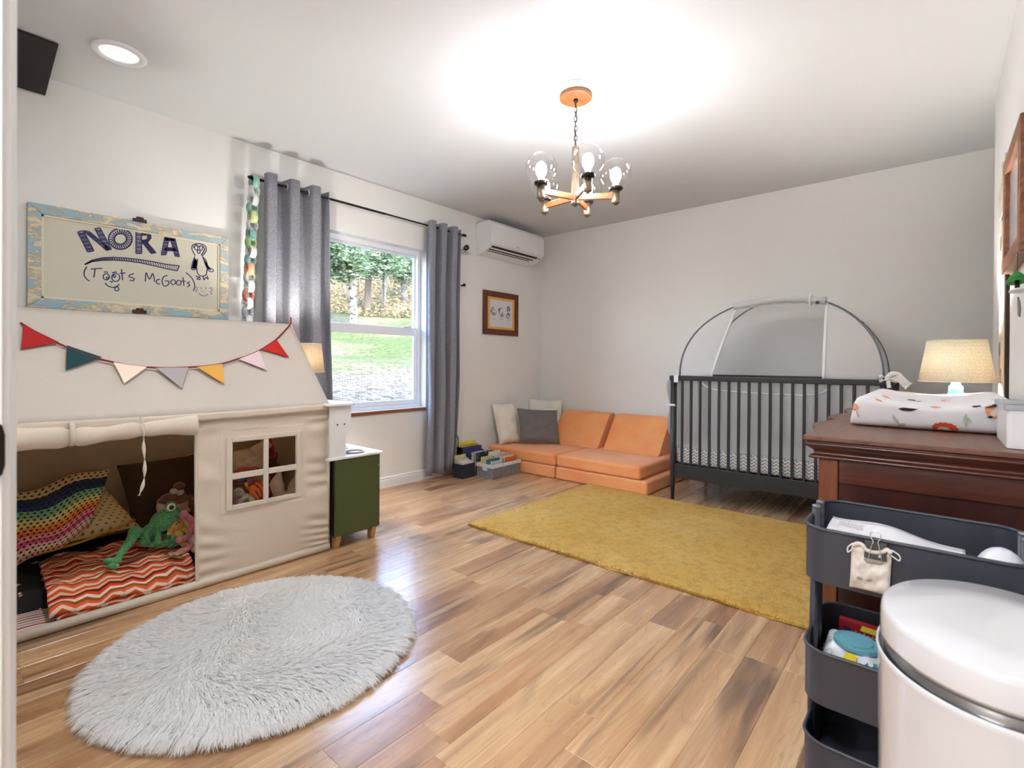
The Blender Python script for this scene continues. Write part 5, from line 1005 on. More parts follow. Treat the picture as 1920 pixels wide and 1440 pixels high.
bnb = [
 ('yellow and green book rearmost in the fabric bin', 3.12, 3.272, .008, .13, .185, .01, 0, C(206, 204, 120), [C(60, 70, 50), C(206, 204, 120), C(206, 204, 120)]),
 ('pale blue book in the fabric bin', 3.12, 3.256, .008, .13, .16, .012, 0, C(176, 186, 204), None),
 ('red and black pictured book in the fabric bin', 3.12, 3.236, .008, .13, .152, .018, 0, C(214, 196, 186), [C(150, 40, 50), C(40, 30, 36), C(214, 196, 186)]),
 ('white book with grey title in the fabric bin', 3.12, 3.212, .008, .13, .142, .016, 0, C(222, 218, 212), None),
 ('white and coral book foremost in the fabric bin', 3.12, 3.187, .008, .13, .138, .02, 0, C(226, 220, 214), [C(206, 130, 120), C(226, 220, 214), C(226, 220, 214)])]
for sp_ in bnb: book(*sp_[:8], sp_[8], spots=sp_[9], grp='books in the fabric bin')

# ================================================================== play couch and pillows
ORG = mat('orange_microsuede', C(252, 172, 110), .85, 0, C(246, 154, 92), 3.5, bump=.12, bscale=500, sheen=.3, spec=.15)
def foam(name, x0, x1, y0, y1, z0, z1, parent, r=.022): return MB().box((x0, y0, z0), (x1, y1, z1)).build(name, ORG, parent, bevel=r, seg=4)
def seat_unit(label, x0, x1, y0, y1, sx0, sy0, sy1):
    t = thing('couch_module', label, 'sofa', ((x0+x1)/2, (y0+y1)/2, 0), group='orange play couch pieces')
    foam('base_cushion', x0, x1, y0, y1, .001, .106, t, .016); foam('seat_cushion', sx0, x1, sy0, sy1, .108, .213, t, .024)
    MB().tube([(sx0+.02, sy0+.001, .115), (x1-.02, sy0+.001, .115)], .004, 6).build('zip_seam', mat('orange_zip', C(196, 108, 58), .7), t); return t
seat_unit('orange couch module in front of the crib end', 3.605, 4.475, 1.70, 2.565, 3.62, 1.765, 2.572)
seat_unit('orange couch module in the corner holding the pillows', 3.605, 4.475, 2.58, 3.40, 3.615, 2.585, 3.40)
def wedge(label, y0, y1, xf, sk):
    t = [(xf, .214), (xf+.03, .226), (xf+.235, .50), (xf+.262, .525), (xf+.335, .535), (xf+.352, .52), (xf+.352, .214)]
    t = [(a, b) for a, b in t]
    return MB().prism(t, y0, y1, 1).build('back_wedge', ORG, bevel=.026, seg=4, label=label, cat='cushion', group='orange wedge back cushions')
wedge('orange wedge back cushion, the one beside the grey pillow', 2.46, 3.01, 4.118, 0); wedge('orange wedge back cushion nearest the crib', 1.845, 2.40, 4.118, 0)
def softp(name, label, c_, u, v, th, mt, pipe=None, seed=1):
    t = thing(name, label, 'pillow', tuple(np.array(c_)-np.array([0, 0, abs(v[2])])), group='pillows on the couch'); pillow(c_, u, v, th, seed=seed, wr=.006).build('pillow_cover', mt, t, smooth=True)
    if pipe:
        c_, u, v = map(np.array, (c_, u, v)); m = MB().tube([c_-u*(1-.04*math.sin(math.pi*s_))+v*(2*s_-1) for s_ in np.linspace(.02, .98, 9)], .005, 8); m.build('pillow_piping', pipe, t, smooth=True)
WPIL = cloth('cream_linen', C(226, 219, 206), C(238, 231, 219), 500, .95)
softp('cream_pillow', 'cream linen pillow leaning on the window wall', (3.80, 3.315, .415), (.125, -.03, 0), (.0, .055, .20), .11, WPIL, seed=2)
softp('cream_pillow', 'cream linen pillow in the corner behind the grey pillow', (4.33, 3.225, .43), (.075, -.17, .0), (.05, .03, .20), .10, WPIL, seed=7)
softp('grey_pillow', 'dark grey linen pillow with cream piping on the couch', (4.0, 3.06, .39), (.14, -.15, -.01), (.035, .045, .165), .11, cloth('grey_linen', C(104, 100, 100), C(130, 126, 126), 500, .95), mat('olive_piping', C(176, 162, 96), .8), seed=4)
# ================================================================== crib
CRB = mat('charcoal_crib_paint', C(44, 45, 47), .4)
crib = thing('crib', 'dark charcoal slatted wooden baby crib against the back wall', 'crib', (4.03, .875, 0))
CX0, CX1, CY0, CY1 = 3.655, 4.405, .205, 1.545; CT = .935
for x in (CX0, CX1):
    for y, s in ((CY0, -1), (CY1, 1)):
        yc = y-s*.0195; xc = x+(.016 if x == CX0 else -.016)
        MB().lathe([(.0, 0), (.0125, 0), (.0185, .17), (.0195, .19), (.0195, CT-.034), (.0, CT-.034)], (xc, yc, 0), 18, caps=False).build('leg', CRB, crib, smooth=True)
for x in (CX0, CX1):
    d = .0 if x == CX0 else -.03
    MB().box((x+d, CY0-.008, CT-.035), (x+.03+d, CY1+.006, CT)).build('top_rail', CRB, crib, bevel=.005, seg=3)
    MB().box((x+.004+d, CY0+.035, .168), (x+.024+d, CY1-.035, .272)).build('bottom_rail', CRB, crib, bevel=.004)
    for i in range(19): y = 1.455-i*.0667; MB().box((x+.008+d, y-.009, .27), (x+.021+d, y+.009, CT-.034)).build('slat', CRB, crib, bevel=.003)
for y, d in ((CY0, 0), (CY1, -.03)):
    MB().box((CX0+.03, y+d, CT-.035), (CX1-.03, y+.03+d, CT)).build('top_rail', CRB, crib, bevel=.005); MB().box((CX0+.035, y+.004+d, .168), (CX1-.035, y+.024+d, .272)).build('bottom_rail', CRB, crib, bevel=.004)
    for i in range(10): x = CX0+.08+i*.0655; MB().box((x-.009, y+.008+d, .27), (x+.009, y+.021+d, CT-.034)).build('slat', CRB, crib, bevel=.003)
MB().box((CX0+.03, CY0+.035, .255), (CX1-.03, CY1-.035, .268)).build('mattress_board', CRB, crib)
k = NT('grey_chevron_sheet'); s = k.sep(k.co()); tri = k.ma('ABSOLUTE', k.ma('SUBTRACT', k.ma('FRACT', k.ma('MULTIPLY', k.ma('ADD', s[1], s[0]), 29.0)), .5)); t_ = k.ma('FRACT', k.ma('MULTIPLY', k.ma('ADD', s[2], k.ma('MULTIPLY', tri, .034)), 44.0))
tt = k.ma('FRACT', k.ma('MULTIPLY', k.ma('ADD', s[0], k.ma('MULTIPLY', tri, .034)), 44.0)); nz = k.sep(k.new('ShaderNodeNewGeometry').outputs['Normal'])[2]; tt = k.mix(k.ramp(nz, [(.5, 0.0), (.8, 1.0)]), t_, tt)
k.set(Base_Color=k.mix(k.ramp(tt, [(.46, 0.0), (.52, 1.0)]), C(236, 235, 234), C(158, 156, 158)), Roughness=.9)
MB().box((CX0+.035, CY0+.04, .269), (CX1-.035, CY1-.04, .405)).build('crib_mattress', k.m, bevel=.03, seg=4, label='crib mattress in a white sheet with grey chevrons', cat='mattress')
# pop-up net canopy
NETW = sheer('white_net', (.90, .90, .91, 1), .42); NETD = sheer('dense_net', (.92, .92, .93, 1), .66); WEB = mat('white_webbing', C(232, 232, 234), .8); POLE = mat('grey_fibre_pole', C(104, 106, 112), .35, .2)
cn = thing('crib_canopy', 'white net pop-up dome canopy fitted over the crib', 'crib canopy', (4.03, .875, .30))
cor = {'FL': np.array([3.70, 1.488, .935]), 'FR': np.array([3.70, .245, .935]), 'BL': np.array([4.38, 1.488, .935]), 'BR': np.array([4.38, .262, .935])}; APX = 1.505
def arc(a, b, t, za=APX): 
    th_ = math.pi*t; s_ = (1-math.cos(th_))/2; p = cor[a]+(cor[b]-cor[a])*s_; return np.array([p[0], p[1], .935+(za-.935)*math.sin(th_)**.92])
for a, b in (('FL', 'BR'), ('BL', 'FR')): MB().tube([arc(a, b, t) for t in np.linspace(0, 1, 41)], .0062, 8).build('canopy_pole', POLE, cn, smooth=True)
def panel(a, oa, b, ob, u, v, bulge=.0):
    """between corner a (pole towards oa) and corner b (pole towards ob); u across, v up"""
    L_ = arc(a, oa, v*.5); R_ = arc(b, ob, v*.5); return L_+(R_-L_)*u
def pan(a, oa, b, ob, u0, u1, v0, v1, mt, nm_, nu=10, nv=16): return MB().grid(lambda u, v: panel(a, oa, b, ob, u0+(u1-u0)*u, v0+(v1-v0)*v), nu, nv).build(nm_, mt, cn, smooth=True)
VT = .665; fp = lambda u, v: panel('FL', 'BR', 'FR', 'BL', u, v)
dl_ = lambda v: fp(.19, 0)+(fp(.075, VT)-fp(.19, 0))*(v/VT)+np.array([-.02*math.sin(math.pi*v/VT), 0, 0]); dr_ = lambda v: fp(.752, 0)+(fp(.985, VT)-fp(.752, 0))*(v/VT)+np.array([-.02*math.sin(math.pi*v/VT), 0, 0])
MB().grid(lambda u, v: fp(0, v*VT)*(1-u)+dl_(v*VT)*u, 8, 14).build('net_panel', NETD, cn, smooth=True); MB().grid(lambda u, v: dr_(v*VT)*(1-u)+fp(1, v*VT)*u, 8, 14).build('net_panel', NETD, cn, smooth=True)
pan('FL', 'BR', 'FR', 'BL', 0, 1, VT, 1.0, NETD, 'net_panel')
pan('BL', 'FR', 'BR', 'FL', 0, 1, 0, 1.0, NETW, 'net_panel'); pan('FL', 'BR', 'BL', 'FR', 0, 1, 0, 1.0, NETW, 'net_panel'); pan('FR', 'BL', 'BR', 'FL', 0, 1, 0, 1.0, NETW, 'net_panel')
for de_ in (dl_, dr_): MB().tube([de_(v)+np.array([-.004, 0, 0]) for v in np.linspace(0, VT, 14)], .009, 8).build('door_binding', WEB, cn, smooth=True)
top_ = [fp(u, VT)+np.array([-.02, 0, .012+.03*math.sin(math.pi*(u-.06)/.92)]) for u in np.linspace(.06, .98, 14)]
MB().tube(top_, [.024+.005*math.sin(3*i) for i in range(14)], 12).build('rolled_door', sheer('rolled_net', (.80, .80, .81, 1), .85), cn, smooth=True)
for i, nm_ in ((11, 'loop'),): MB().tube([top_[i]+np.array([0, 0, .05])]+[top_[i]+np.array([-.034*math.sin(t), .0, .034*math.cos(t)]) for t in np.linspace(.2, 5.8, 12)], .006, 6).build('door_strap', WEB, cn, smooth=True)
MB().box(tuple(top_[12]+np.array([-.05, -.012, -.03])), tuple(top_[12]+np.array([-.03, .006, -.01]))).build('buckle', BLACKP, cn); bq = arc('FL', 'BR', .77); MB().tube([bq+np.array([0, .012, .008]), bq-np.array([0, .012, .008])], .009, 8).build('pole_joint', BLACKP, cn)
# net lining that hangs inside the bars
for x0_, z0_, mt in ((CX0+.034, .40, NETW), (CX1-.034, .40, NETD)):
    MB().grid(lambda u, v: (x0_+.006*math.sin(30*u)*math.sin(3*v), CY0+.045+(CY1-CY0-.09)*u, z0_+(.915-z0_)*v), 40, 6).build('net_lining', mt, cn, smooth=True)
for y0_ in (CY0+.036, CY1-.036): MB().grid(lambda u, v: (CX0+.036+(CX1-CX0-.072)*u, y0_, .40+.515*v), 20, 6).build('net_lining', NETW, cn, smooth=True)
MB().tube(spline([(CX0+.032, 1.33, .90), (CX0+.032, 1.25, .845), (CX0+.032, 1.05, .83), (CX0+.032, .75, .825), (CX0+.032, .58, .835), (CX0+.032, .50, .905)], 6), .004, 6).build('door_binding', WEB, cn, smooth=True)
def ribb(pts, w, mt=WEB, nm_='tie_ribbon', tw=.0):
    P = spline(pts, 6); n = len(P); m = MB()
    m.add([p+np.array([0, w/2*math.cos(tw*i), w/2*math.sin(tw*i)*.9+w*.1]) for i, p in enumerate(P)]+[p-np.array([0, w/2*math.cos(tw*i), w/2*math.sin(tw*i)*.9]) for i, p in enumerate(P)], [(i, i+1, n+i+1, n+i) for i in range(n-1)]); return m.build(nm_, mt, cn, smooth=True, solid=.0015)
def Pc(x, y, v=3.63): return hit(x, y, 0, v)
MB().ell(Pc(1664, 711), (.012, .014, .012)).build('ribbon_knot', WEB, cn, smooth=True)
for pts, w in ((((1664, 711), (1672, 702), (1686, 703), (1692, 712), (1680, 716), (1664, 711)), .03), (((1664, 711), (1656, 705), (1648, 710), (1654, 715), (1664, 711)), .022)):
    ribb([Pc(*q) for q in pts], w, tw=.12)
m_ = MB(); q_ = [Pc(*p, 3.62) for p in ((1668, 710), (1690, 702), (1709, 719), (1697, 731), (1684, 716))]; m_.add(q_, [(0, 1, 2, 3, 4)]).build('ribbon_tail', WEB, cn, solid=.002)
m_ = MB(); q_ = [Pc(*p, 3.625) for p in ((1661, 711), (1669, 712), (1671, 727), (1663, 728))]; m_.add(q_, [(0, 1, 2, 3)]).build('ribbon_tail', WEB, cn, solid=.002)
MB().box((3.644, 1.478, .885), (3.654, 1.512, .94)).build('tie_strap', WEB, cn, bevel=.003); MB().box((3.645, 1.50, .705), (3.652, 1.552, .722)).build('tie_strap', WEB, cn, bevel=.003)
MB().grid(lambda u, v: (3.66+.30*u, 1.556+.012*math.sin(9*v+4*u)+.008*v, .50+.40*v-.12*u*(1-v)), 12, 16).build('side_skirt', NETD, cn, smooth=True, solid=.001)

# ================================================================== dresser and what stands on it
MAH = wood('mahogany', C(56, 22, 14), C(98, 44, 26), 1, .32, 1.0, .15); MAHT = wood('mahogany_top', C(92, 56, 42), C(122, 80, 62), 0, .38, .8, .1); MAHP = wood('mahogany_panel', C(44, 16, 12), C(66, 26, 18), 2, .35, .7, .1); MAHL = wood('mahogany_post', C(92, 44, 22), C(128, 70, 38), 2, .35, 1.0, .1)
dr = thing('dresser', 'dark mahogany dresser with scalloped top on the right', 'dresser', (2.46, .03, 0))
DX0, DX1, DYW, DT = 1.715, 3.27, YR+.004, .81
# serpentine front edge of the top (x, y)
fe = [(1.715, .306), (1.73, .309), (1.80, .302), (1.86, .306), (1.90, .312), (1.945, .316), (1.985, .322), (2.045, .339), (2.11, .345), (2.18, .336), (2.235, .322), (2.275, .308), (2.315, .306), (2.345, .318), (2.375, .338), (2.45, .345), (2.55, .336), (2.62, .318), (2.67, .308), (2.75, .322), (2.86, .342), (2.95, .336), (3.05, .316), (3.15, .306), (3.25, .309), (3.27, .306)]
fe = [(float(q[0]), float(q[1])) for q in spline([(a, b, 0) for a, b in fe], 3)]
def slab(z0, z1, inset, mt, nm_, bev=.003):
    P = [(DX0+inset, DYW)]+[(min(max(x, DX0+inset), DX1-inset), y-inset) for x, y in fe]+[(DX1-inset, DYW)]
    Q_ = []
    for p in P:
        if not Q_ or abs(p[0]-Q_[-1][0])+abs(p[1]-Q_[-1][1]) > 1e-4: Q_.append(p)
    return MB().prism(Q_[::-1], z0, z1).build(nm_, mt, dr, bevel=bev)
slab(.796, DT, .0, MAHT, 'top_board', .003)
def ringp(ins): return [(DX0+ins, DYW)]+[(min(max(x, DX0+ins), DX1-ins), y-ins) for x, y in fe]+[(DX1-ins, DYW)]
mprof = [(.017, .741), (.0125, .744), (.012, .748), (.016, .752), (.026, .7545), (.027, .760), (.023, .767), (.014, .774), (.006, .779), (.003, .784), (.004, .788), (.008, .7905), (.009, .7925), (.004, .7945), (.003, .796)]
rings_ = [[(x, y, z) for x, y in ringp(i_)] for i_, z in mprof]; nr = len(rings_[0])
MB().add([q for r_ in rings_ for q in r_], [(j*nr+i+1, j*nr+i, (j+1)*nr+i, (j+1)*nr+i+1) for j in range(len(rings_)-1) for i in range(nr-1)]).build('top_moulding', MAH, dr, smooth=True)
bx0, bx1, byf = DX0+.028, DX1-.028, .272
MB().box((bx0, byf-.05, .0), (bx0+.045, byf, .741)).build('corner_post', MAHL, dr, bevel=.004); MB().box((bx1-.045, byf-.05, .0), (bx1, byf, .741)).build('corner_post', MAHL, dr, bevel=.004)
MB().box((bx0, DYW, .0), (bx0+.045, DYW+.05, .741)).build('corner_post', MAHL, dr, bevel=.004); MB().box((bx1-.045, DYW, .0), (bx1, DYW+.05, .741)).build('corner_post', MAHL, dr, bevel=.004)
for x, d in ((bx0, 1), (bx1, -1)):
    xa, xb = (x+.004, x+.028) if d > 0 else (x-.028, x-.004)
    MB().box((xa, DYW+.05, .672), (xb, byf-.05, .741)).build('end_rail', MAH, dr, bevel=.003); MB().box((xa, DYW+.05, .095), (xb, byf-.05, .165)).build('end_rail', MAH, dr, bevel=.003)
    xa, xb = (x+.014, x+.022) if d > 0 else (x-.022, x-.014); MB().box((xa, DYW+.05, .165), (xb, byf-.05, .672)).build('end_panel', MAHP, dr)
MB().box((bx0+.03, DYW, .10), (bx1-.03, DYW+.01, .74)).build('back_board', MAHP, dr); MB().box((bx0+.045, DYW+.02, .095), (bx1-.045, byf-.02, .11)).build('bottom_board', MAHP, dr)
BRS = mat('old_brass', C(150, 112, 52), .3, .9, C(110, 78, 36), 40)
for i, (z0, z1) in enumerate(((.58, .735), (.42, .572), (.262, .412), (.115, .254))):
    for j in range(2):
        xa = bx0+.05+j*.70; xb = xa+.69
        dw = MB().grid(lambda u, v: (xa+(xb-xa)*u, byf-.012+.026*math.sin(math.pi*u)**2, z0+(z1-z0)*v), 24, 2).build('drawer', MAH, dr, smooth=True, solid=.018, off=-1 if False else 1)
        for q in ((.18, .82) if i else (.18, .82)):
            kx = xa+(xb-xa)*q; ky = byf-.012+.026*math.sin(math.pi*q)**2; MB().tube([(kx, ky, (z0+z1)/2), (kx, ky+.012, (z0+z1)/2), (kx, ky+.014, (z0+z1)/2), (kx, ky+.026, (z0+z1)/2), (kx, ky+.031, (z0+z1)/2)], [.007, .006, .015, .017, .008], 14).build('knob', BRS, dw, smooth=True)
# contoured changing pad
k = NT('quilted_cotton'); s = k.sep(k.co()); a1 = k.ma('FRACT', k.ma('MULTIPLY', k.ma('ADD', s[1], s[2]), 7.0)); k.set(Base_Color=C(232, 231, 234), Roughness=.85, Sheen_Weight=.2); PADM = k.m
PX0_, PX1_, PY0_, PY1_ = 2.14, 2.88, -.203, .232; pcx, phw = (PY0_+PY1_)/2, (PY1_-PY0_)/2
pad = thing('changing_pad', 'white quilted changing pad with animal prints on the dresser', 'changing pad', ((PX0_+PX1_)/2, pcx, DT))
def padtop(s, t):
    """s: -1..1 across, t: 0..1 along"""
    prof = .078+.050*abs(s)**2.4
    e = max(0.0, 1-abs(s)**9)**.5; ee = min(1, (1-t)/.04); ee = math.sin(ee*math.pi/2)**.7
    h = prof*(.18+.82*e)*(.35+.65*ee)
    q = .004*(abs(math.sin(9*(t*.78/phw*.5+s*.5)))*abs(math.sin(9*(t*.78/phw*.5-s*.5))))
    return np.array([PX0_+(PX1_-PX0_)*t, pcx+phw*s, DT+.002+h+q])
PR = 64
def loop(u, v):
    """closed cross-section u (0..1) at v along"""
    if u < .68: s = 1-2*u/.68; return padtop(s, v)
    s = -1+2*(u-.68)/.32; p = padtop(s, v); e = 1-.03*(1-abs(s)); return np.array([p[0], pcx+phw*s*.96, DT+.0015])
MB().grid(loop, PR, 54).build('pad_cover', PADM, pad, smooth=True)
# near end, rounded like the quilted side in the photo
def endp(u, v):
    s = 1-2*u; top = padtop(s, .0); r = .040*(1-abs(s)**6*.6)
    a = math.pi*v; z = DT+.0015+(top[2]-DT-.0015)*(1+math.copysign(abs(math.cos(a))**.6, math.cos(a)))/2; return np.array([top[0]-r*math.sin(a)**.7-.0025*abs(math.sin(7*s+3*v))*math.sin(a), pcx+phw*s*(1+.012*math.sin(a)), z])
MB().grid(endp, 60, 16).build('pad_end', PADM, pad, smooth=True)
PIP = mat('cream_pad_piping', C(222, 208, 190), .7)
MB().tube([padtop(s, .985)+np.array([0, 0, .016]) for s in np.linspace(.97, -.97, 40)], .006, 8).build('piping', PIP, pad, smooth=True)
OR_, BK_, GN_, CR_, PC_ = (mat('print_'+n_, c_, .85) for n_, c_ in (('orange', C(206, 84, 36)), ('black', C(32, 32, 36)), ('sage', C(182, 192, 172)), ('cream', C(236, 222, 200)), ('peach', C(236, 160, 120))))
def endpt(px, py):
    """nearest point on the pad's near end or top under a pixel"""
    def cost(k_, a, b):
        p = endp(a, b) if k_ == 0 else padtop(1-2*a, .002+.95*b*b); c_ = RM @ (p-CP); return (960+F*c_[0]/c_[2]-px)**2+(CY+F*c_[1]/c_[2]-py)**2, p
    best = None
    for k_ in (0, 1):
        for i in range(21):
            for j in range(13):
                if k_ == 0 and j > 8: continue
                q, p = cost(k_, i/20, j/12)
                if best is None or q < best[0]: best = (q, p, k_, i/20, j/12)
    st = .04
    for _ in range(10):
        for da, db in ((st, 0), (-st, 0), (0, st), (0, -st)):
            a, b = min(1, max(0, best[3]+da)), min(1, max(0, best[4]+db)); q, p = cost(best[2], a, b)
            if q < best[0]: best = (q, p, best[2], a, b)
        st *= .7
    return best[1]
def decal(pts, mt, nm_='print', lift=.004):
    """flat printed shape: polygon of pixels pressed on the pad"""
    c0 = (sum(p[0] for p in pts)/len(pts), sum(p[1] for p in pts)/len(pts)); P = [endpt(*p) for p in pts]; c_ = endpt(*c0); P3 = P+[c_]; to = CP-c_; to = to/np.linalg.norm(to)*lift; n = len(P)
    MB().add([p+to for p in P3], [(i, (i+1) % n, n) for i in range(n)]).build(nm_, mt, pad)
def el(cx_, cy_, rx, ry, n=12, rot=0, spike=0): return [(cx_+(rx*math.cos(a)*(1+spike*(i % 2)))*math.cos(rot)-(ry*math.sin(a)*(1+spike*(i % 2)))*math.sin(rot), cy_+(rx*math.cos(a)*(1+spike*(i % 2)))*math.sin(rot)+(ry*math.sin(a)*(1+spike*(i % 2)))*math.cos(rot)) for i, a in enumerate([2*math.pi*j/n for j in range(n)])]
decal(el(1772, 803, 23, 10, 28, .12, .12), OR_); decal(el(1770, 807, 14, 6.5, 12, .15), CR_, lift=.0055)
for a in ((1767, 806), (1774, 808)): decal(el(*a, 1.6, 1.4, 6), BK_, lift=.007)
decal(el(1604, 768, 6.5, 14, 14, -.4, .1), PC_); decal(el(1600, 773, 4.5, 8, 10, -.5), CR_, lift=.0055); decal(el(1597, 779, 3.5, 4, 8), OR_, lift=.007)
for c_, r_, rot in (((1681, 789), (10, 3.2), .9), ((1690, 797), (9, 3), -.2), ((1676, 783), (6, 2.4), 1.3), ((1810, 783), (7, 3), -1.2), ((1817, 788), (7, 3), .9), ((1811, 794), (6, 2.6), 1.6)): decal(el(*c_, *r_, 8, rot), GN_)
decal([(1846, 762), (1872, 758), (1878, 768), (1870, 783), (1853, 783), (1847, 772)], PC_); decal(el(1864, 775, 7, 6, 10), CR_, lift=.0055); decal([(1846, 761), (1873, 757), (1872, 761), (1848, 765)], BK_, lift=.007); decal(el(1857, 782, 5, 2, 8), BK_, lift=.007)
for pts in ([(1683, 766), (1694, 764), (1712, 766), (1722, 767), (1708, 771), (1692, 770)], [(1699, 748), (1712, 749), (1720, 753), (1730, 752), (1722, 756), (1706, 753)], [(1622, 733), (1632, 731), (1634, 734), (1626, 736)], [(1626, 740), (1640, 743), (1643, 746), (1630, 743)], [(1822, 761), (1840, 760), (1838, 762), (1824, 763)]): decal(pts, BK_)
for pts in ([(1642, 733), (1656, 738), (1672, 748), (1660, 744)], [(1640, 746), (1652, 750), (1656, 754), (1644, 751)], [(1742, 762), (1752, 760), (1766, 763), (1752, 765)], [(1765, 750), (1782, 751), (1776, 754), (1766, 753)], [(1858, 751), (1880, 742), (1888, 740), (1868, 751)]): decal(pts, PC_)
# lit lamp with aqua glass foot
AQ = NT('aqua_glass'); AQ.set(Base_Color=C(104, 180, 178), Roughness=.15, Specular_IOR_Level=.6, Emission_Color=C(190, 226, 222), Emission_Strength=0.0); AQ = AQ.m
lamp('lit table lamp with woven cream shade and aqua glass foot', (3.05, -.062), DT, (.134, .104, .950, 1.138), [(.0, DT+.001), (.052, DT+.001), (.055, DT+.01), (.046, DT+.03), (.032, DT+.07), (.027, DT+.10), (.026, DT+.118), (.017, DT+.126), (.017, DT+.14), (.012, DT+.145)], AQ, 215.0, shade_mat('woven_cream_shade', C(234, 226, 206)))
# white tub at the photo's edge
tb_ = thing('white_tub', 'white plastic storage tub on the near corner of dresser', 'storage tub', (1.93, -.17, DT))
tx0, tx1, ty0, ty1, tz = 1.785, 2.07, YR+.004, -.134, .921
po_ = rrect(tx0, tx1, ty0, ty1, .012, 4); pi_ = rrect(tx0+.003, tx1-.003, ty0+.003, ty1-.003, .010, 4); n = len(po_)
def wallmesh(po, pi, z0, z1, zf):
    n = len(po); V_ = [(x, y, z0) for x, y in po]+[(x, y, z1) for x, y in po]+[(x, y, z1) for x, y in pi]+[(x, y, zf) for x, y in pi]; fs = [tuple(range(n))[::-1], tuple(range(3*n, 4*n))]
    for r_ in range(3): fs += [(r_*n+i, r_*n+(i+1) % n, (r_+1)*n+(i+1) % n, (r_+1)*n+i) for i in range(n)]
    return MB().add(V_, fs)
wallmesh(po_, pi_, DT+.001, tz, DT+.006).build('tub_wall', WHITEP, tb_, bevel=.0015)
ro = rrect(tx0-.004, tx1+.004, ty0, ty1+.006, .014, 4); wallmesh(ro, rrect(tx0+.002, tx1-.002, ty0+.002, ty1-.002, .01, 4), tz-.012, tz+.002, tz-.012).build('tub_rim', mat('tub_rim_grey', C(176, 178, 186), .35), tb_, bevel=.001)

# ================================================================== utility cart
CART = mat('slate_powder_coat', C(58, 60, 70), .38, .0, C(52, 54, 63), 3, bump=.05, bscale=900); ct = thing('utility_cart', 'dark slate three-tier metal utility cart before the dresser', 'cart', (1.44, .045, 0))
KX_0, KX_1, KYa, KYb = 1.292, 1.592, -.145, .232
def tray(z0, z1, nm_='tray'):
    ro, ri = rrect(KX_0, KX_1, KYa, KYb, .05, 7), rrect(KX_0+.0015, KX_1-.0015, KYa+.0015, KYb-.0015, .0485, 7); tr_ = wallmesh(ro, ri, z0, z1, z0+.003).build(nm_, CART, ct, bevel=.0006)
    MB().tube([(x, y, z1) for x, y in ro], .0042, 8, closed=True).build('rolled_rim', CART, tr_, smooth=True); return tr_
tray(.535, .655); tray(.262, .380); tray(-.002+.06, .175)
for y, s in ((KYb, -1), (KYa, 1)):
    for x in (1.415, 1.468):
        po_t = MB().tube([(x, y+s*.008+(.0085 if s < 0 else 0), .012), (x, y+s*.008, .672)], .0095, 14).build('post', CART, ct, smooth=True); MB().lathe([(.0, .672), (.0095, .672), (.009, .678), (.0, .679)], (x, y+s*.008, 0), 14, caps=False).build('post_cap', mat('post_cap', C(120, 124, 130), .3, .5), po_t, smooth=True)
for x in (KX_0+.04, KX_1-.04):
    for y in (KYb-.04, KYa+.04):
        cs = MB().tube([(x, y-.006, .0215), (x, y+.006, .0215)], .0205, 16).build('caster', BLACKP, ct, smooth=True); MB().box((x-.008, y-.010, .03), (x+.008, y+.010, .06)).build('caster_fork', CART, cs, bevel=.002)
# paper sheets in the top tray
sheetm = NT('printed_paper'); s = sheetm.sep(sheetm.co('UV')); n_ = sheetm.noise(sheetm.map(sheetm.co('UV'), scale=(60, 130, 1)), 1, 2)
box_ = sheetm.ma('MULTIPLY', sheetm.ramp(s[0], [(.06, 0.0), (.07, 1.0), (.26, 1.0), (.27, 0.0)]), sheetm.ramp(s[1], [(.60, 0.0), (.62, 1.0), (.84, 1.0), (.86, 0.0)])); ln = sheetm.ma('MULTIPLY', sheetm.ramp(s[1], [(.9, 0.0), (.91, 1.0), (.925, 1.0), (.935, 0.0), (.95, 0.0), (.955, 1.0), (.96, 0.0)]), .6)
ink = sheetm.ma('MAXIMUM', sheetm.ma('MULTIPLY', box_, sheetm.ramp(n_, [(.50, 0.0), (.56, .8)])), ln); sheetm.set(Base_Color=sheetm.mix(ink, sheetm.mix(sheetm.noise(sheetm.co(), 90, 3), C(206, 206, 212), C(226, 226, 230)), C(84, 84, 92)), Roughness=.9)
g0, g1, g2, g3 = np.array([1.375, .203, 0]), np.array([1.50, .20, 0]), np.array([1.53, -.05, 0]), np.array([1.335, -.05, 0])
def sh(u, v): p = g0*(1-u)*(1-v)+g3*u*(1-v)+g1*(1-u)*v+g2*u*v; return np.array([p[0], p[1], .606+.012*math.sin(2.5*u+1)+.022*v*(1-u)+.004*math.sin(9*u+4*v)])
MB().grid(sh, 30, 12).build('paper_towels', sheetm.m, smooth=True, solid=.05, off=-1, label='stack of white printed paper towels in the top cart tray', cat='paper towels')
MB().ell((1.375, -.098, .60), (.052, .042, .062), (0, 0, 0), 24, 16).build('night_light', mat('milky_plastic', C(214, 214, 226), .3), smooth=True, label='smooth milky egg-shaped night light in top cart tray', cat='night light')
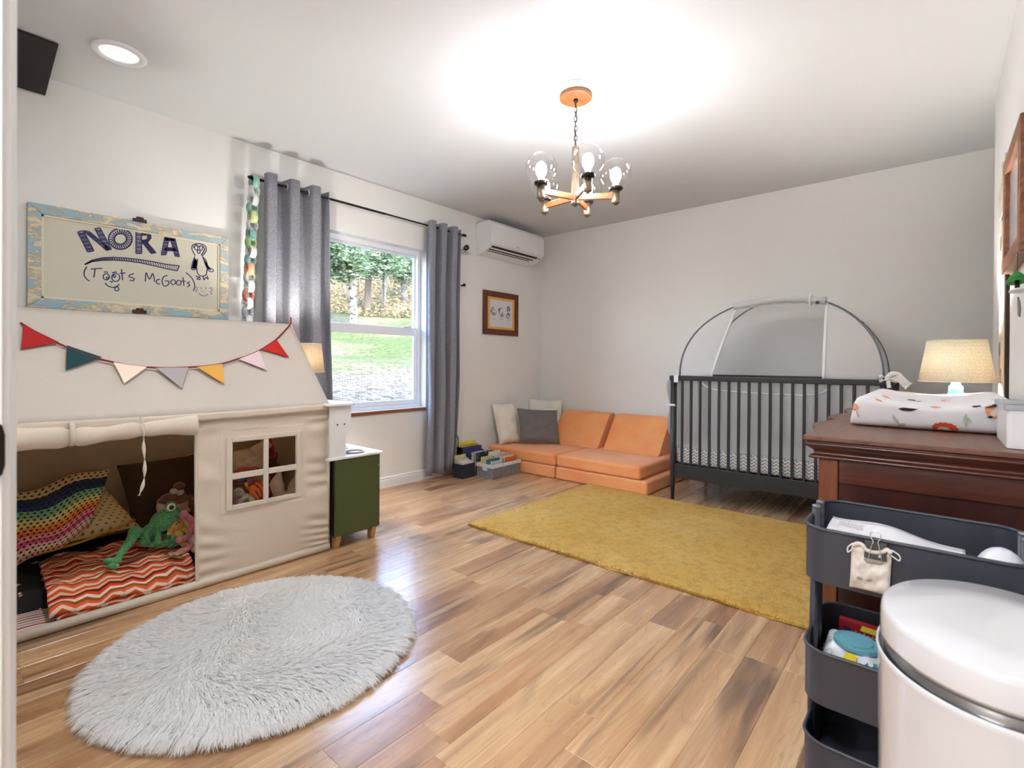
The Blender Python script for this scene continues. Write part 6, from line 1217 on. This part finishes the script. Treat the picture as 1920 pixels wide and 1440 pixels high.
# drawstring pouch held by a binder clip
PCH = mat('stained_muslin', C(222, 216, 208), .9, 0, C(186, 172, 156), 26, bump=.3, bscale=120); pu = thing('muslin_pouch', 'small stained muslin drawstring pouch clipped to the cart', 'pouch', (1.28, .1, .545))
pa, pb, pc_, pd = (hit(*q, 0, 1.279) for q in ((1597, 1097), (1664, 1113), (1669, 1036), (1600, 1022)))
pillow((pa+pb+pc_+pd)/4, (pb+pc_-pa-pd)/4*1.12, (pd+pc_-pa-pb)/4*1.1, .016, nu=24, seed=12, wr=.0015, pinch=.04).build('pouch_body', PCH, pu, smooth=True)
for a, b in (((1599, 1024), (1590, 1030)), ((1671, 1037), (1686, 1046))):
    p, q = hit(*a, 0, 1.272), hit(*b, 0, 1.272); nz_ = np.array([0, 0, .006]); MB().tube(spline([p+nz_, q+nz_*.8, q-nz_, p-nz_*.8], 5), .0013, 6).build('drawstring', mat('string', C(226, 222, 216), .9), pu, smooth=True)
MB().tube(spline([hit(*q, 0, 1.272) for q in ((1600, 1023), (1608, 1019), (1617, 1022), (1624, 1031), (1640, 1036), (1655, 1035), (1664, 1031), (1670, 1038))], 5), .0042, 8).build('gathered_neck', PCH, pu, smooth=True)
for px__, py__, r_ in ((1630, 1051, .011), (1646, 1054, .009), (1612, 1084, .006), (1628, 1087, .006)): MB().ell(hit(px__, py__, 0, 1.2695), (.0012, r_, r_*.55), seg=10, rings=6).build('stain', mat('grey_stain', C(150, 142, 136), .9), pu, smooth=True)
bc = thing('binder_clip', 'black binder clip with wire handles on the cart rim', 'binder clip', (1.285, .098, .63)); yc_, zc_ = .0955, .642
MB().prism([(1.268, zc_-.022), (1.277, zc_+.012), (1.298, zc_+.012), (1.303, zc_-.022), (1.3015, zc_-.022), (1.2965, zc_+.0105), (1.2785, zc_+.0105), (1.2695, zc_-.022)], yc_-.019, yc_+.019, 1).build('clip_body', BLACKP, bc, bevel=.0006)
for x_, s in ((1.2675, -1), ): 
    MB().tube(spline([(x_, yc_-.011, zc_-.021), (x_+.002, yc_-.006, zc_+.006), (x_+.003, yc_-.004, zc_+.014), (x_+.004, yc_-.0085, zc_+.024), (x_+.005, yc_-.006, zc_+.034), (x_+.005, yc_+.006, zc_+.034), (x_+.004, yc_+.0085, zc_+.024), (x_+.003, yc_+.004, zc_+.014), (x_+.002, yc_+.006, zc_+.006), (x_, yc_+.011, zc_-.021)], 5), .0011, 6).build('wire_handle', CHROME, bc, smooth=True)
# wipes and a red box in the middle tray
wp = thing('wipes_pack', 'white wipes pack with teal lid in the middle cart tray', 'wipes pack', (1.41, .15, .267))
W0, W1, W2, W3 = np.array([1.335, .212, .342]), np.array([1.330, .078, .337]), np.array([1.492, .088, .366]), np.array([1.505, .200, .371])
pillow((W0+W1+W2+W3)/4-np.array([0, 0, .034]), (W1+W2-W0-W3)/4*1.05, (W3+W2-W0-W1)/4*1.06, .062, nu=24, seed=20, wr=.002, pinch=.03).build('foil_pack', mat('white_film', C(226, 228, 232), .3), wp, smooth=True)
nW = np.cross(W1-W0, W3-W0); nW /= np.linalg.norm(nW); nW = nW if nW[2] > 0 else -nW; uW = (W1-W0)/np.linalg.norm(W1-W0); vW = np.cross(nW, uW)
def onw(a, b, h=0.0): return W0+(W1-W0)*a+(W3-W0)*b+nW*(.006+h)
TEAL = mat('teal_lid', C(104, 164, 178), .3); cl_ = onw(.47, .56)
def disc(rx, ry, h0, h1, mt, nm_, c=None): 
    c = cl_ if c is None else c; n = 28; V_ = [c+uW*rx*math.cos(2*math.pi*i/n)+vW*ry*math.sin(2*math.pi*i/n)+nW*h for h in (h0, h1) for i in range(n)]; return MB().add(V_, [tuple(range(n))[::-1], tuple(range(n, 2*n))]+[(i, (i+1) % n, n+(i+1) % n, n+i) for i in range(n)]).build(nm_, mt, wp, bevel=.0012)
disc(.046, .033, -.004, .008, TEAL, 'lid_base'); disc(.033, .024, .008, .0105, TEAL, 'lid_top')
def quad(pts, mt, nm_, h=.001): V_ = [onw(a, b, h) for a, b in pts]; return MB().add(V_, [tuple(range(len(pts)))]).build(nm_, mt, wp)
YL_ = mat('yellow_print', C(226, 204, 50), .5); quad([(.36, .12), (.56, .10), (.54, .30), (.38, .30)], YL_, 'printed_block', .002); quad([(.46, .86), (.68, .86), (.68, .99), (.46, .99)], YL_, 'printed_block', .0025); TLP = mat('teal_print', C(70, 130, 140), .5); quad([(.78, .10), (.92, .10), (.92, .26), (.78, .26)], TLP, 'printed_block', .003); quad([(.66, .12), (.74, .12), (.70, .24)], TLP, 'printed_block', .003)
def marks(strokes, w, mt, f_, parent, nm_):
    """print too small to read: short ink strokes on a face, f_(a, b) gives the point"""
    m = MB()
    for (a0, b0), (a1, b1) in strokes:
        p, q = f_(a0, b0), f_(a1, b1); d = (q-p)/np.linalg.norm(q-p); n_ = np.cross(d, f_.n); n_ = n_/np.linalg.norm(n_)*w/2; m.add([p-n_, q-n_, q+n_, p+n_], [(0, 1, 2, 3)])
    return m.build(nm_, mt, parent, kind='stuff')
class Fc:
    def __init__(s, g, n): s.g, s.n = g, n
    def __call__(s, a, b): return s.g(a, b)
fW = Fc(lambda a, b: onw(a, b, .0045), nW); GINK = mat('grey_ink', C(110, 112, 116), .6)
marks([((.80+.018*(i % 2), .60+.05*i), (.93-.012*(i % 3), .61+.05*i)) for i in range(7)]+[((.80, .6), (.80, .72)), ((.93, .74), (.93, .88))], .0022, TLP, fW, wp, 'teal_print'); marks([((.05+.012*(i % 2), .18+.045*i), (.12, .185+.045*i)) for i in range(11)], .0016, GINK, fW, wp, 'small_print'); marks([((.17+.04*math.cos(t), .16+.07*math.sin(t)), (.17+.04*math.cos(t+.7), .16+.07*math.sin(t+.7))) for t in np.arange(0, 6.2, .7)], .0012, GINK, fW, wp, 'round_mark')
rb = thing('red_box', 'red printed box standing behind the wipes pack', 'box', (1.55, .12, .266)); REDB = mat('red_card', C(176, 30, 36), .5)
rO, rU = np.array([1.545, .192, .266]), np.array([-.012, -.195, 0.0]); rN = np.array([.02, 0, 0])
MB().obox(rO+rU/2+np.array([.012, 0, .047]), rU/2, rN*.5, np.array([0, 0, .047])).build('card_body', REDB, rb, bevel=.001)
uu = rU/np.linalg.norm(rU); fR = Fc(lambda a, b: rO+uu*a+np.array([-.0006+.012-.0125, 0, b]), np.array([-1.0, 0, 0]))
marks([((.034+.009*i, .062), (.034+.009*i+.004, .076-.003*(i % 2))) for i in range(6)]+[((.032, .069), (.088, .069))], .004, mat('white_print', C(226, 206, 206), .6), fR, rb, 'white_print'); marks([((.105+.0075*i, .06-.004*(i % 3)), (.105+.0075*i, .088)) for i in range(10)], .0018, mat('pink_print', C(222, 120, 124), .6), fR, rb, 'pink_print'); MB().obox(rO+uu*.018+np.array([.0015, 0, .068]), uu*.008, np.array([.0006, 0, 0]), np.array([0, 0, .010])).build('blue_mark', mat('navy_print', C(40, 44, 96), .6), rb)
w2 = thing('wipes_pack', 'second wipes pack with teal stripe, half hidden by white can', 'wipes pack', (1.40, .035, .267)); MB().box((1.315, .035, .267), (1.50, .052, .37)).build('foil_pack', mat('white_film2', C(220, 226, 228), .3), w2, bevel=.006, seg=3); MB().box((1.3125, .036, .31), (1.3152, .051, .345)).build('printed_block', TLP, w2)

# ================================================================== oval step can
can = thing('trash_can', 'glossy white oval trash can at the lower right', 'trash can', (1.05, -.072, 0)); ccx, ccy, crx, cry = 1.05, -.070, .174, .143
GLW = mat('gloss_white_enamel', (.62, .62, .635, 1), .12, coat=.5)
def oval(prof, mt, nm_, parent=can, **kw): return MB().lathe(prof, (ccx, ccy, 0), 72, sx=1, sy=cry/crx, caps=False).build(nm_, mt, parent, smooth=True, **kw)
oval([(.0, .0), (crx*.93, .0), (crx*.94, .012), (crx*.985, .30), (crx*1.01, .548), (crx*1.022, .558), (crx*1.028, .566), (crx*1.015, .569), (crx*.99, .564), (crx*.985, .55), (.0, .54)], GLW, 'can_body'); oval([(crx*.955, .55), (crx*.955, .59), (.0, .59)], mat('brushed_steel', (.22, .21, .205, 1), .3, .9), 'steel_band')
oval([(crx*.96, .586), (crx*.985, .5835), (crx*.99, .590), (crx*.985, .621), (crx*.972, .629), (crx*.945, .6325), (crx*.5, .6355), (.0, .6365)], GLW, 'lid')
MB().box((ccx-crx-.03, ccy-.035, .006), (ccx-crx+.03, ccy+.035, .02)).build('pedal', mat('pedal_steel', (.5, .5, .5, 1), .3, .9), can, bevel=.004)
